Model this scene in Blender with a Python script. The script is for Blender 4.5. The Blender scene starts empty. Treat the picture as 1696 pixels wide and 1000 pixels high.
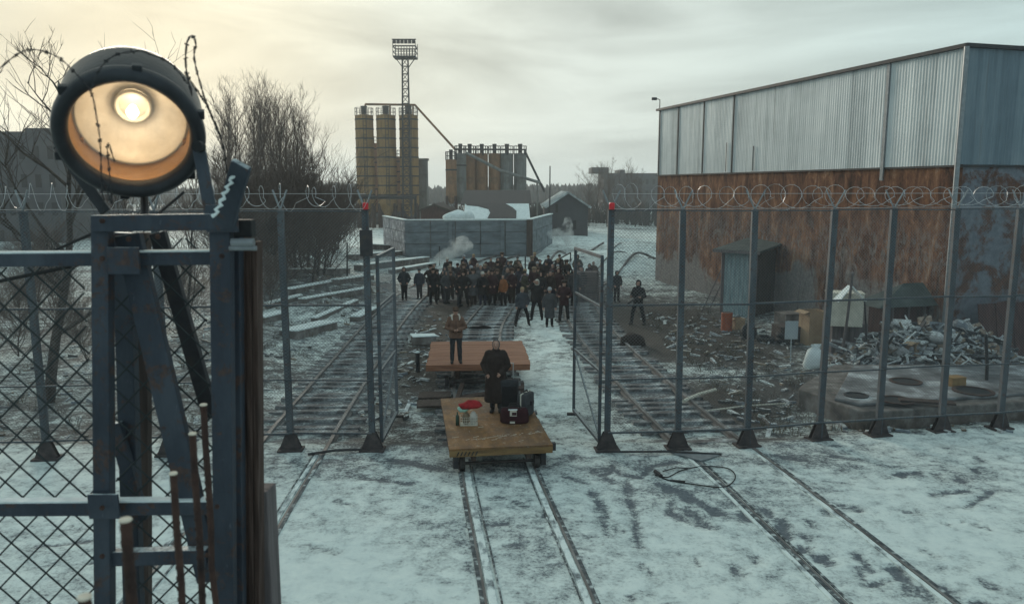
import bpy, math, random
import numpy as np
from mathutils import Vector, Matrix, noise as mnoise

random.seed(7)
sc = bpy.context.scene
COL = sc.collection
PI = math.pi
V = Vector

# ------------------------------------------------------------------ surveying helpers
F, H, PITCH = 1293.0, 5.8, math.atan(190 / 1293.0)
_c, _s = math.cos(PITCH), math.sin(PITCH)
YD = -0.10                                   # level of the yard behind the fence

def ray(px, py):
    x = (px - 848) / F; y = (500 - py) / F
    return V((x, _c + y * _s, -_s + y * _c))
def G(px, py, z=0.0):
    d = ray(px, py); t = (z - H) / d.z
    return V((d.x * t, d.y * t, z))
def A(px, py, Y):
    d = ray(px, py); t = Y / d.y
    return V((d.x * t, Y, H + d.z * t))

# ------------------------------------------------------------------ mesh builder
class MB:
    def __init__(s):
        s.v = []; s.f = []; s.c = []; s.col = (0.5, 0.5, 0.5)
    def add(s, vs, fs):
        b = len(s.v)
        s.v += [tuple(p) for p in vs]; s.c += [s.col] * len(vs)
        s.f += [tuple(i + b for i in f) for f in fs]
    def box(s, c, d, rz=0.0, m=None):
        x, y, z = d[0] / 2, d[1] / 2, d[2] / 2
        R = m if m is not None else Matrix.Rotation(rz, 3, 'Z')
        c = V(c)
        vs = [c + R @ V((a * x, b * y, e * z)) for e in (-1, 1) for a, b in ((-1, -1), (1, -1), (1, 1), (-1, 1))]
        s.add(vs, [(0, 3, 2, 1), (4, 5, 6, 7), (0, 1, 5, 4), (1, 2, 6, 5), (2, 3, 7, 6), (3, 0, 4, 7)])
        return s
    def bar(s, a, b, w, h=None, up=(0, 0, 1)):
        a, b = V(a), V(b); h = h or w
        d = (b - a).normalized(); u = V(up)
        if abs(d.dot(u)) > .98: u = V((0, 1, 0))
        sx = d.cross(u).normalized(); sz = sx.cross(d).normalized()
        vs = [p + sx * (i * w / 2) + sz * (j * h / 2) for p in (a, b) for i, j in ((-1, -1), (1, -1), (1, 1), (-1, 1))]
        s.add(vs, [(0, 1, 2, 3), (7, 6, 5, 4), (0, 4, 5, 1), (1, 5, 6, 2), (2, 6, 7, 3), (3, 7, 4, 0)])
        return s
    def tube(s, pts, r, n=6, cap=True):
        pts = [V(p) for p in pts]; k = len(pts)
        rs = r if isinstance(r, (list, tuple)) else [r] * k
        vs = []; u = None
        for i in range(k):
            d = (pts[min(i + 1, k - 1)] - pts[max(i - 1, 0)])
            if d.length < 1e-9: d = V((0, 0, 1))
            d.normalize()
            if u is None:
                u = d.cross(V((0, 0, 1)) if abs(d.z) < .9 else V((1, 0, 0)))
            u = (u - d * u.dot(d))
            if u.length < 1e-6: u = d.orthogonal()
            u.normalize(); w = d.cross(u)
            for j in range(n):
                a = 2 * PI * j / n
                vs.append(pts[i] + (u * math.cos(a) + w * math.sin(a)) * rs[i])
        fs = [(i * n + j, i * n + (j + 1) % n, (i + 1) * n + (j + 1) % n, (i + 1) * n + j) for i in range(k - 1) for j in range(n)]
        if cap:
            fs.append(tuple(range(n - 1, -1, -1))); fs.append(tuple((k - 1) * n + j for j in range(n)))
        s.add(vs, fs); return s
    def lathe(s, prof, n=24, m=None, o=(0, 0, 0)):
        m = m if m is not None else Matrix.Identity(3); o = V(o)
        vs = [o + m @ V((r * math.cos(2 * PI * j / n), r * math.sin(2 * PI * j / n), z)) for r, z in prof for j in range(n)]
        k = len(prof)
        fs = [(i * n + j, i * n + (j + 1) % n, (i + 1) * n + (j + 1) % n, (i + 1) * n + j) for i in range(k - 1) for j in range(n)]
        if prof[0][0] > 1e-4: fs.append(tuple(range(n - 1, -1, -1)))
        if prof[-1][0] > 1e-4: fs.append(tuple((k - 1) * n + j for j in range(n)))
        s.add(vs, fs); return s
    def shell(s, prof, n=32, m=None, o=(0, 0, 0)):      # open surface of revolution
        m = m if m is not None else Matrix.Identity(3); o = V(o)
        vs = [o + m @ V((r * math.cos(2 * PI * j / n), r * math.sin(2 * PI * j / n), z)) for r, z in prof for j in range(n)]
        k = len(prof)
        s.add(vs, [(i * n + j, i * n + (j + 1) % n, (i + 1) * n + (j + 1) % n, (i + 1) * n + j) for i in range(k - 1) for j in range(n)])
        return s
    def loft(s, rings, n=14):                           # rings: (cx, cy, z, rx, ry)
        vs = [(cx + rx * math.cos(2 * PI * j / n), cy + ry * math.sin(2 * PI * j / n), z) for cx, cy, z, rx, ry in rings for j in range(n)]
        k = len(rings)
        fs = [(i * n + j, i * n + (j + 1) % n, (i + 1) * n + (j + 1) % n, (i + 1) * n + j) for i in range(k - 1) for j in range(n)]
        fs.append(tuple(range(n - 1, -1, -1))); fs.append(tuple((k - 1) * n + j for j in range(n)))
        s.add(vs, fs); return s
    def ell(s, c, r, n=12, k=8, m=None):
        prof = [(max(math.sin(PI * i / k), 0.001), -math.cos(PI * i / k)) for i in range(k + 1)]
        mm = (m or Matrix.Identity(3)) @ Matrix.Diagonal(V(r))
        return s.lathe(prof, n, mm, c)
    def prism(s, pts, z0, z1):
        n = len(pts)
        vs = [(p[0], p[1], z0) for p in pts] + [(p[0], p[1], z1) for p in pts]
        s.add(vs, [tuple(range(n - 1, -1, -1)), tuple(range(n, 2 * n))] + [(i, (i + 1) % n, n + (i + 1) % n, n + i) for i in range(n)])
        return s
    def slab(s, quad, t):                               # a quad extruded along its normal by t
        q = [V(p) for p in quad]; nrm = (q[1] - q[0]).cross(q[3] - q[0]).normalized() * t
        s.add(q + [p + nrm for p in q], [(3, 2, 1, 0), (4, 5, 6, 7), (0, 1, 5, 4), (1, 2, 6, 5), (2, 3, 7, 6), (3, 0, 4, 7)])
        return s
    def mesh(s, name, off=V((0, 0, 0)), smooth=False):
        me = bpy.data.meshes.new(name)
        me.from_pydata([(p[0] - off[0], p[1] - off[1], p[2] - off[2]) for p in s.v], [], s.f)
        if any(c != s.c[0] for c in s.c):
            a = me.attributes.new('col', 'FLOAT_COLOR', 'POINT')
            a.data.foreach_set('color', np.array([(c[0], c[1], c[2], 1) for c in s.c], dtype=np.float32).ravel())
        if smooth: me.polygons.foreach_set('use_smooth', [True] * len(me.polygons))
        me.update(); return me
    def build(s, name, m, parent=None, smooth=False, bevel=0):
        off = wloc(parent) if parent else V((0, 0, 0))
        return obj(name, s.mesh(name, off, smooth), m, parent, bevel)

def wloc(o):
    p = V((0, 0, 0))
    while o: p = p + o.location; o = o.parent
    return p
def obj(name, me, m, parent=None, bevel=0):
    o = bpy.data.objects.new(name, me); COL.objects.link(o)
    if m is not None and not me.materials: me.materials.append(m)
    if parent: o.parent = parent
    if bevel:
        b = o.modifiers.new('bevel', 'BEVEL'); b.width = bevel; b.segments = 2; b.limit_method = 'ANGLE'
    return o
def tag(o, label=None, cat=None, group=None, kind=None):
    if label: o['label'] = label
    if cat: o['category'] = cat
    if group: o['group'] = group
    if kind: o['kind'] = kind
    return o
def thing(name, label, cat, loc=(0, 0, 0), rz=0.0, group=None):
    o = bpy.data.objects.new(name, None); COL.objects.link(o)
    o.location = loc; o.rotation_euler = (0, 0, rz); o.empty_display_size = .2
    return tag(o, label, cat, group)
def one(name, mb, m, label, cat, group=None, smooth=False, bevel=0, loc=None):   # a thing that is one mesh
    loc = V(loc) if loc is not None else V((sum(p[0] for p in mb.v) / len(mb.v), sum(p[1] for p in mb.v) / len(mb.v), min(p[2] for p in mb.v)))
    o = obj(name, mb.mesh(name, loc, smooth), m, None, bevel); o.location = loc
    return tag(o, label, cat, group)
def dup(root, loc, rz=0.0, label=None, group=None, scale=None):
    r = root.copy(); COL.objects.link(r); r.location = loc; r.rotation_euler = (0, 0, rz)
    if scale: r.scale = scale if not isinstance(scale, (int, float)) else (scale,) * 3
    if label: r['label'] = label
    if group: r['group'] = group
    for ch in list(root.children):
        c = ch.copy(); COL.objects.link(c); c.parent = r
        for g in list(ch.children):
            d = g.copy(); COL.objects.link(d); d.parent = c
    return r

# ------------------------------------------------------------------ materials
class NT:
    def __init__(s, name):
        s.m = bpy.data.materials.new(name); s.m.use_nodes = True
        s.t = s.m.node_tree; s.t.nodes.clear()
        s.out = s.n('ShaderNodeOutputMaterial')
    def n(s, kind, **kw):
        x = s.t.nodes.new(kind)
        for k, v in kw.items():
            if k in x.inputs: x.inputs[k].default_value = v
            else: setattr(x, k, v)
        return x
    def l(s, a, b): s.t.links.new(a, b)
    def coord(s, which='Object', scale=(1, 1, 1)):
        tc = s.n('ShaderNodeTexCoord'); mp = s.n('ShaderNodeMapping')
        mp.inputs['Scale'].default_value = scale
        s.l(tc.outputs[which], mp.inputs['Vector']); return mp.outputs[0]
    def noise(s, vec, scale, detail=6, rough=.6, dist=0.0):
        x = s.n('ShaderNodeTexNoise'); x.inputs['Scale'].default_value = scale
        x.inputs['Detail'].default_value = detail; x.inputs['Roughness'].default_value = rough
        x.inputs['Distortion'].default_value = dist
        s.l(vec, x.inputs['Vector']); return x.outputs['Fac']
    def ramp(s, fac, stops, interp='LINEAR'):
        x = s.n('ShaderNodeValToRGB'); r = x.color_ramp; r.interpolation = interp
        while len(r.elements) < len(stops): r.elements.new(.5)
        for e, (p, c) in zip(r.elements, stops):
            e.position = p; e.color = (c[0], c[1], c[2], 1) if not isinstance(c, (int, float)) else (c, c, c, 1)
        s.l(fac, x.inputs[0]); return x.outputs[0]
    def mix(s, fac, a, b, mode='MIX'):
        x = s.n('ShaderNodeMix', data_type='RGBA', blend_type=mode)
        for i, v in ((0, fac), (6, a), (7, b)):
            if hasattr(v, 'is_linked'): s.l(v, x.inputs[i])
            elif i: x.inputs[i].default_value = (*v, 1)
            else: x.inputs[i].default_value = v
        return x.outputs[2]
    def math(s, op, a, b=0.0, clamp=False):
        x = s.n('ShaderNodeMath', operation=op, use_clamp=clamp)
        for i, v in ((0, a), (1, b)):
            if hasattr(v, 'is_linked'): s.l(v, x.inputs[i])
            else: x.inputs[i].default_value = v
        return x.outputs[0]
    def bsdf(s, color, rough=.8, metal=0.0, bump=None, bstr=.3, bdist=.02, spec=.4):
        p = s.n('ShaderNodeBsdfPrincipled')
        for key, v in (('Base Color', color), ('Roughness', rough), ('Metallic', metal)):
            if hasattr(v, 'is_linked'): s.l(v, p.inputs[key])
            else: p.inputs[key].default_value = (*v, 1) if key == 'Base Color' else v
        p.inputs['Specular IOR Level'].default_value = spec
        if bump is not None:
            b = s.n('ShaderNodeBump'); b.inputs['Strength'].default_value = bstr; b.inputs['Distance'].default_value = bdist
            s.l(bump, b.inputs['Height']); s.l(b.outputs[0], p.inputs['Normal'])
        s.l(p.outputs[0], s.out.inputs['Surface']); return p

def mat(name, cols, scale=3.0, rough=.8, metal=0.0, bstr=.25, bscale=25, stretch=(1, 1, 1), spec=.35, lo=.3, hi=.7, bdist=.02):
    t = NT(name); v = t.coord('Object', stretch)
    f = t.noise(v, scale, 7, .62)
    k = len(cols)
    c = t.ramp(f, [(lo + (hi - lo) * i / max(k - 1, 1), cc) for i, cc in enumerate(cols)]) if k > 1 else cols[0]
    h = t.noise(v, bscale, 5, .6)
    t.bsdf(c, rough, metal, h, bstr, bdist, spec)
    return t.m

M = {}
M['steel_blue'] = mat('blue_grey_painted_steel', [(.022, .03, .045), (.034, .046, .068), (.05, .064, .088)], 5, .55, .0, .3, 40)
M['steel_dark'] = mat('dark_weathered_steel', [(.012, .012, .014), (.03, .03, .034), (.05, .04, .034)], 6, .6, .2)
M['galv'] = mat('galvanised_steel', [(.16, .17, .18), (.26, .28, .29)], 8, .5, .4)
M['post'] = mat('grey_fence_steel', [(.07, .085, .1), (.11, .13, .15), (.16, .18, .2)], 4, .6, .1, .2, 30, (1, 1, .3))
M['gusset'] = mat('rusted_gusset_plate', [(.026, .022, .023), (.05, .042, .042), (.085, .066, .062)], 7, .85)
M['wire'] = mat('chain_link_wire', [(.10, .11, .12), (.17, .18, .19)], 5, .5, .5)
M['wire_dark'] = mat('dark_chain_link_wire', [(.016, .024, .026), (.03, .038, .04)], 5, .6, .2)
M['razor'] = mat('razor_wire_steel', [(.30, .31, .32), (.5, .5, .5)], 9, .35, .6)
M['rusty'] = mat('rusted_iron', [(.016, .011, .011), (.05, .026, .02), (.085, .045, .034)], 9, .9, .0, .5, 50)
M['brown_wood'] = mat('weathered_brown_wood', [(.018, .011, .009), (.045, .026, .02), (.075, .048, .038)], 5, .85, 0, .5, 40, (6, 6, .5))
M['post_wood'] = mat('streaked_brown_timber', [(.022, .014, .012), (.07, .042, .033), (.13, .09, .075)], 7, .9, 0, .6, 50, (7, 7, .35))
M['grey_wood'] = mat('weathered_grey_wood', [(.07, .06, .06), (.13, .11, .11), (.19, .17, .165)], 4, .9, 0, .5, 30, (5, 5, .4))
M['frost'] = mat('frost_and_snow', [(.55, .6, .6), (.75, .8, .79)], 12, .9, 0, .4, 60)
M['snow'] = mat('settled_snow', [(.52, .58, .57), (.74, .79, .77)], 3, .9, 0, .4, 30)
M['cut_end'] = mat('pale_cut_end', [(.5, .42, .33), (.72, .64, .52)], 30, .8)
M['rail'] = mat('rail_steel', [(.06, .056, .055), (.15, .14, .135), (.30, .29, .285)], 3, .6, .1, .2, 30, (1, .3, 1), .2)
M['sleeper'] = mat('frosted_timber_sleeper', [(.045, .04, .04), (.15, .145, .145), (.42, .45, .45)], 4.5, .9, 0, .5, 30, (.8, 1, 1), lo=.32, hi=.66)
M['packed'] = mat('packed_snow_strip', [(.09, .1, .11), (.3, .34, .345), (.62, .68, .66), (.68, .74, .71)], 5, .85, 0, .5, 30, (1, .6, 1), lo=.33, hi=.62)
M['groove'] = mat('dark_groove_strip', [(.03, .036, .042), (.08, .092, .098), (.5, .55, .54)], 6, .8, 0, .4, 30, lo=.35, hi=.66)  # flat dark strips laid along the rails for the grooves
M['deck_red'] = mat('red_brown_plank', [(.13, .05, .028), (.22, .09, .048), (.31, .15, .085)], 4, .75, 0, .4, 30, (.4, 5, 5))
M['deck_ochre'] = mat('ochre_plywood_deck', [(.09, .042, .015), (.18, .085, .028), (.27, .145, .058)], 3.0, .65, 0, .25, 30)
def deck_mat():
    t = NT('trodden_plywood_deck'); v = t.coord('Object'); g = t.noise(t.coord('Object', (1, .25, 1)), 5, 9, .7, .4)
    c = t.ramp(g, [(.3, (.085, .038, .013)), (.5, (.18, .085, .028)), (.7, (.27, .145, .058))])
    st = t.ramp(t.noise(v, 1.3, 8, .72, .5), [(.45, 0.0), (.62, .7)]); c = t.mix(st, c, (.055, .036, .025))
    fr = t.ramp(t.noise(v, 7, 9, .78, .8), [(.57, 0.0), (.66, .55)]); c = t.mix(fr, c, (.42, .40, .36))
    w = t.n('ShaderNodeTexWave', wave_type='BANDS', bands_direction='Y', wave_profile='SAW'); w.inputs['Scale'].default_value = .26; t.l(v, w.inputs['Vector'])
    c = t.mix(t.math('MULTIPLY', t.math('LESS_THAN', w.outputs['Fac'], .012), .8), c, (.03, .018, .01))
    t.bsdf(c, .7, 0, g, .35, .01, .3); return t.m
M['deck_ochre'] = deck_mat()
M['wagon_edge'] = mat('worn_yellow_brown_edge', [(.07, .04, .018), (.17, .095, .035), (.24, .15, .06)], 3, .75, 0, .4, 30, (.5, 3, 3))
M['wheel'] = mat('wheel_steel', [(.025, .022, .022), (.06, .05, .046)], 8, .6, .4)
M['concrete'] = mat('weathered_concrete', [(.10, .105, .105), (.17, .175, .17), (.25, .25, .24)], 1.6, .9, 0, .4, 20)
M['concrete_dark'] = mat('damp_concrete', [(.05, .045, .042), (.13, .112, .10), (.26, .245, .235)], 2.2, .9, 0, .5, 14)
M['slab_top'] = mat('frosted_slab_top', [(.06, .06, .062), (.16, .165, .17), (.42, .45, .46)], 1.3, .9, 0, .6, 18, lo=.35, hi=.68)
M['wall_panel'] = mat('grey_precast_panel', [(.085, .10, .11), (.14, .165, .18), (.21, .24, .25)], .9, .9, 0, .3, 12, (1, 1, 3))
M['wall_frost'] = mat('frosted_wall_end', [(.10, .11, .13), (.2, .21, .23), (.5, .53, .54)], 2.2, .9, lo=.35, hi=.72)
M['bark'] = mat('dark_bark', [(.02, .016, .014), (.05, .04, .034), (.09, .075, .065)], 8, .9)
M['twig'] = mat('bare_twigs', [(.07, .048, .038), (.12, .085, .07)], 1.5, .9)
M['red_lamp'] = mat('red_lamp_glass', [(.45, .012, .02), (.6, .02, .03)], 8, .3)
M['black'] = mat('black_enamel', [(.008, .009, .012), (.016, .018, .022), (.03, .034, .04)], 6, .38, .0, .15, 60)
M['brass'] = mat('warm_tinned_interior', [(.26, .13, .045), (.42, .24, .1)], 5, .45, .6, .2, 40)
M['silo_ochre'] = None
M['far_dark'] = mat('dark_distant_facade', [(.045, .046, .052), (.075, .075, .08)], .4, .9)
M['roof_snow'] = mat('snow_dusted_roof', [(.08, .09, .095), (.3, .33, .33), (.6, .65, .65)], .8, .9)
M['rust_roof'] = mat('green_grey_roof_felt', [(.03, .04, .04), (.055, .07, .066), (.09, .11, .105)], 2.5, .85)
M['teal'] = mat('faded_teal_boards', [(.13, .19, .2), (.22, .29, .3), (.36, .43, .43)], 3, .8, 0, .3, 30, (3, 3, .5))
M['dark_red'] = mat('dark_red_cladding', [(.025, .012, .012), (.06, .025, .022), (.09, .045, .038)], 3, .85, 0, .3, 30, (3, 3, .6))
M['dark_board'] = mat('dark_brown_boards', [(.02, .015, .013), (.05, .035, .03), (.08, .06, .05)], 3, .9, 0, .4, 30, (3, 3, .5))
M['cardboard'] = mat('cardboard', [(.26, .17, .1), (.38, .27, .17)], 5, .85)
M['cream'] = mat('cream_panel', [(.42, .39, .32), (.62, .59, .5)], 5, .8)
M['orange'] = mat('orange_red_paint', [(.2, .045, .015), (.36, .085, .03)], 7, .6)
M['sign_grey'] = mat('blank_grey_sign', [(.27, .31, .33), (.37, .41, .42)], 4, .6)
M['yellow_box'] = mat('yellow_brown_card', [(.2, .115, .04), (.32, .2, .08)], 6, .8)
M['rubber'] = mat('black_rubber', [(.008, .008, .009), (.02, .02, .021)], 9, .75)
M['skin'] = mat('skin', [(.29, .16, .115), (.4, .235, .175)], 9, .55, 0, .05, 80)
M['eye'] = mat('dark_eye', [(.015, .01, .01)], 5, .3)
M['lip'] = mat('lips', [(.28, .1, .085)], 5, .5)
M['glassy'] = mat('green_bottle_glass', [(.012, .035, .02)], 5, .15)

def aged_steel(name, cols, rust=.5, frost=.5, scale=5):
    t = NT(name); v = t.coord('Object'); st = t.coord('Object', (1, 1, .35))
    n1 = t.noise(st, scale, 8, .68); n2 = t.noise(v, 34, 6, .7); n3 = t.noise(v, 11, 9, .75, .5)
    c = t.ramp(n1, [(.32, cols[0]), (.5, cols[1]), (.68, cols[2])])
    rs_ = t.ramp(n2, [(.35, (.035, .02, .016)), (.65, (.11, .055, .035))])
    c = t.mix(t.math('MULTIPLY', t.ramp(n3, [(.53, 0.0), (.60, 1.0)]), rust), c, rs_)
    c = t.mix(t.math('MULTIPLY', t.ramp(t.noise(st, 26, 8, .8), [(.62, 0.0), (.68, 1.0)]), .45), c, (.16, .18, .2))
    g = t.n('ShaderNodeNewGeometry'); sp = t.n('ShaderNodeSeparateXYZ'); t.l(g.outputs['Normal'], sp.inputs[0])
    up = t.math('MULTIPLY', t.ramp(sp.outputs[2], [(.55, 0.0), (.85, 1.0)]), t.ramp(n2, [(.35, .1), (.55, 1.0)]))
    c = t.mix(t.math('MULTIPLY', up, frost), c, (.6, .66, .66))
    t.bsdf(c, .62, .1, n2, .35, .01, .3); return t.m
M['steel_blue'] = aged_steel('worn_slate_blue_steel', [(.024, .03, .041), (.036, .045, .06), (.055, .066, .082)], .75, .8)
M['post'] = aged_steel('worn_grey_fence_steel', [(.04, .05, .06), (.062, .075, .088), (.1, .115, .128)], .7, .4, 3)
def cloth(name, c, var=.35):
    a = tuple(x * (1 - var) for x in c); b = tuple(min(1, x * (1 + var)) for x in c)
    return mat(name, [a, c, b], 7, .92, 0, .3, 60, spec=.15)
CL = {k: cloth(k.replace(' ', '_') + '_cloth', c) for k, c in {
    'black': (.012, .012, .014), 'dark brown': (.026, .018, .016), 'charcoal': (.032, .034, .038), 'navy': (.016, .02, .036),
    'maroon': (.032, .012, .015), 'olive': (.04, .04, .026), 'grey': (.085, .088, .092), 'rust orange': (.24, .085, .03),
    'lilac grey': (.15, .14, .19), 'slate blue': (.04, .047, .058), 'tan': (.2, .15, .1), 'brown': (.075, .045, .032), 'jacket brown': (.15, .085, .06), 'pale grey': (.32, .33, .34),
    'cream': (.45, .42, .37), 'dark grey': (.05, .052, .056), 'dark hair': (.018, .013, .01), 'fair hair': (.3, .22, .13), 'white fur': (.5, .46, .4),
    'red': (.27, .018, .022), 'burgundy': (.03, .007, .01), 'mint': (.3, .5, .42)}.items()}

def corrugated(name, cols, axis_dir=(0, 1, 0)):
    t = NT(name); v = t.coord('Object'); st = t.coord('Object', (1, 1, .05)); patch = t.noise(v, .4, 6, .65)
    streak = t.noise(st, 2.6, 9, .75)
    dot = t.n('ShaderNodeVectorMath', operation='DOT_PRODUCT'); dot.inputs[1].default_value = axis_dir; t.l(v, dot.inputs[0])
    wn_ = t.n('ShaderNodeTexWhiteNoise', noise_dimensions='1D'); t.l(t.math('FLOOR', t.math('MULTIPLY', dot.outputs['Value'], .9)), wn_.inputs['W'])
    m = t.math('ADD', t.math('MULTIPLY', streak, .6), t.math('ADD', t.math('MULTIPLY', patch, .3), t.math('MULTIPLY', wn_.outputs['Value'], .10)))
    c = t.ramp(m, [(.38, cols[0]), (.5, cols[1]), (.62, cols[2])])
    drip = t.ramp(t.noise(t.coord('Object', (1, 1, .035)), 4.0, 8, .75), [(.6, 0.0), (.7, 1.0)])
    c = t.mix(t.math('MULTIPLY', drip, .6), c, (.09, .09, .088))
    rst = t.ramp(t.noise(t.coord('Object', (1, 1, .12)), 3.2, 8, .75), [(.66, 0.0), (.72, 1.0)])
    c = t.mix(t.math('MULTIPLY', rst, .35), c, (.16, .1, .07))
    t.bsdf(c, .6, .2, t.noise(v, 10, 5), .25, .03, .3); return t.m
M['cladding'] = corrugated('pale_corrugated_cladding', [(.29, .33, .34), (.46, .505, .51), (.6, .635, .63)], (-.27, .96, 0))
M['cladding_shaded'] = corrugated('shaded_corrugated_cladding', [(.08, .115, .14), (.125, .17, .2), (.18, .225, .25)], (.96, .27, 0))  # same sheeting, shade of the end face put into a darker colour

def rust_wall():
    t = NT('rust_stained_wall'); v = t.coord('Object'); st = t.coord('Object', (1, 1, .22)); s2 = t.coord('Object', (1, 1, .5))
    big = t.noise(v, .33, 6, .6, .3); streak = t.noise(st, 1.9, 10, .75, .3); blot = t.noise(s2, 1.6, 10, .78, .9); fine = t.noise(v, 9, 8, .75)
    sep = t.n('ShaderNodeSeparateXYZ'); t.l(v, sep.inputs[0]); z = sep.outputs[2]
    f = t.math('ADD', t.math('MULTIPLY', streak, .5), t.math('MULTIPLY', blot, .5))
    rust = t.ramp(f, [(.37, (.026, .014, .011)), (.45, (.085, .037, .023)), (.5, (.16, .07, .04)), (.55, (.25, .115, .06)), (.61, (.4, .26, .18))])
    pale = t.ramp(fine, [(.3, (.13, .12, .12)), (.55, (.25, .235, .225)), (.75, (.42, .39, .36))])
    # flaked, scraped belt at mid height and rust washed out near the ground
    belt = t.math('SUBTRACT', 1.0, t.math('MULTIPLY', t.math('ABSOLUTE', t.math('SUBTRACT', z, 3.5)), .62), True)
    scr = t.ramp(t.noise(s2, 3.4, 10, .8, 1.4), [(.48, 0.0), (.57, 1.0)])
    w1 = t.math('MULTIPLY', t.math('MULTIPLY', scr, belt), .8)
    low = t.math('MULTIPLY', t.math('SUBTRACT', 2.2, z), .12)
    w2 = t.ramp(t.math('ADD', t.math('ADD', big, low), t.math('MULTIPLY', t.math('SUBTRACT', blot, .5), .6)), [(.53, 0.0), (.63, .85)])
    c = t.mix(t.math('MAXIMUM', w1, w2), rust, pale)
    dk = t.ramp(t.noise(st, 2.7, 9, .8, .6), [(.56, 0.0), (.66, .75)])
    c = t.mix(dk, c, (.028, .018, .015))
    t.bsdf(c, .92, 0, t.math('ADD', fine, blot), .6, .03, .2); return t.m
M['rust_wall'] = rust_wall()
def grey_rust_wall():
    t = NT('peeling_grey_wall'); v = t.coord('Object')
    n1 = t.noise(v, .9, 8, .7, .3); n3 = t.noise(v, 4, 8, .7)
    base = t.ramp(n3, [(.3, (.09, .10, .12)), (.7, (.17, .185, .21))])
    rust = t.ramp(n3, [(.3, (.04, .02, .016)), (.7, (.14, .06, .035))])
    c = t.mix(t.ramp(n1, [(.46, 0.0), (.55, 1.0)]), base, rust)
    t.bsdf(c, .9, 0, n3, .4, .03); return t.m
M['grey_rust'] = grey_rust_wall()

def silo_mat(name, a, b, c):
    t = NT(name); v = t.coord('Object'); st = t.coord('Object', (1, 1, .12))
    n = t.noise(st, .9, 8, .7)
    col = t.ramp(n, [(.28, a), (.5, b), (.72, c)])
    dirt = t.math('MAXIMUM', t.ramp(t.noise(v, .5, 7, .7), [(.5, 0.0), (.7, .75)]), t.ramp(t.noise(t.coord('Object', (1, 1, .05)), 2.2, 8, .75), [(.55, 0.0), (.66, .7)]))
    col = t.mix(dirt, col, (.07, .05, .035))
    t.bsdf(col, .75, 0, t.noise(v, 6, 4), .15); return t.m
M['silo_ochre'] = silo_mat('ochre_silo_paint', (.15, .08, .028), (.27, .15, .05), (.38, .235, .095))
M['silo_brown'] = silo_mat('brown_orange_silo_paint', (.14, .07, .035), (.25, .125, .06), (.34, .19, .1))
M['silo_grey'] = silo_mat('grey_silo_steel', (.10, .10, .095), (.17, .168, .155), (.25, .24, .22))

def vcol(name, rough=.85):
    t = NT(name); a = t.n('ShaderNodeAttribute'); a.attribute_name = 'col'
    n = t.noise(t.coord('Object'), 9, 6, .65)
    c = t.mix(1.0, a.outputs['Color'], t.ramp(n, [(.25, .45), (.75, 1.25)]), 'MULTIPLY')
    g = t.n('ShaderNodeNewGeometry'); sp = t.n('ShaderNodeSeparateXYZ'); t.l(g.outputs['Normal'], sp.inputs[0])
    c = t.mix(t.math('MULTIPLY', t.ramp(sp.outputs[2], [(.6, 0.0), (.95, 1.0)]), t.ramp(n, [(.42, 0.0), (.6, .75)])), c, (.6, .65, .64))
    t.bsdf(c, rough, 0, n, .4); return t.m
M['rubble'] = vcol('mixed_rubble')

def ground_mat():
    t = NT('snow_and_frozen_mud')
    v = t.coord('Object')
    a = t.n('ShaderNodeAttribute'); a.attribute_name = 'snow'
    b = t.n('ShaderNodeAttribute'); b.attribute_name = 'mud'
    st = t.coord('Object', (.55, 1, 1))
    n1 = t.noise(st, .45, 8, .62, .3); n2 = t.noise(v, 2.6, 10, .72, .2); n3 = t.noise(v, 17, 7, .75); n4 = t.noise(st, 6.5, 7, .7)
    m = t.math('ADD', t.math('MULTIPLY', t.math('SUBTRACT', n1, .5), 1.1), t.math('MULTIPLY', t.math('SUBTRACT', n2, .5), 1.5))
    m = t.math('ADD', m, t.math('MULTIPLY', t.math('SUBTRACT', n3, .5), 1.35))
    m = t.math('ADD', m, t.math('MULTIPLY', t.math('SUBTRACT', n4, .5), .8))
    m = t.math('ADD', m, a.outputs['Fac'])
    fac = t.ramp(m, [(.26, 0.0), (.42, .25), (.58, .72), (.82, 1.0)])
    snow = t.ramp(n2, [(.3, (.5, .57, .56)), (.5, (.62, .69, .665)), (.7, (.72, .78, .735))])
    pave = t.ramp(n3, [(.3, (.06, .072, .084)), (.55, (.13, .15, .168)), (.75, (.25, .28, .295))])
    mud = t.ramp(n3, [(.32, (.011, .009, .008)), (.5, (.034, .027, .022)), (.7, (.095, .077, .062))])
    base = t.mix(b.outputs['Fac'], pave, mud)
    c = t.mix(fac, base, snow)
    hgt = t.math('ADD', t.math('MULTIPLY', n3, .5), t.math('ADD', n2, t.math('MULTIPLY', fac, .5)))
    t.bsdf(c, .8, 0, hgt, .55, .05, .3)
    return t.m
M['ground'] = ground_mat()

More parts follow.
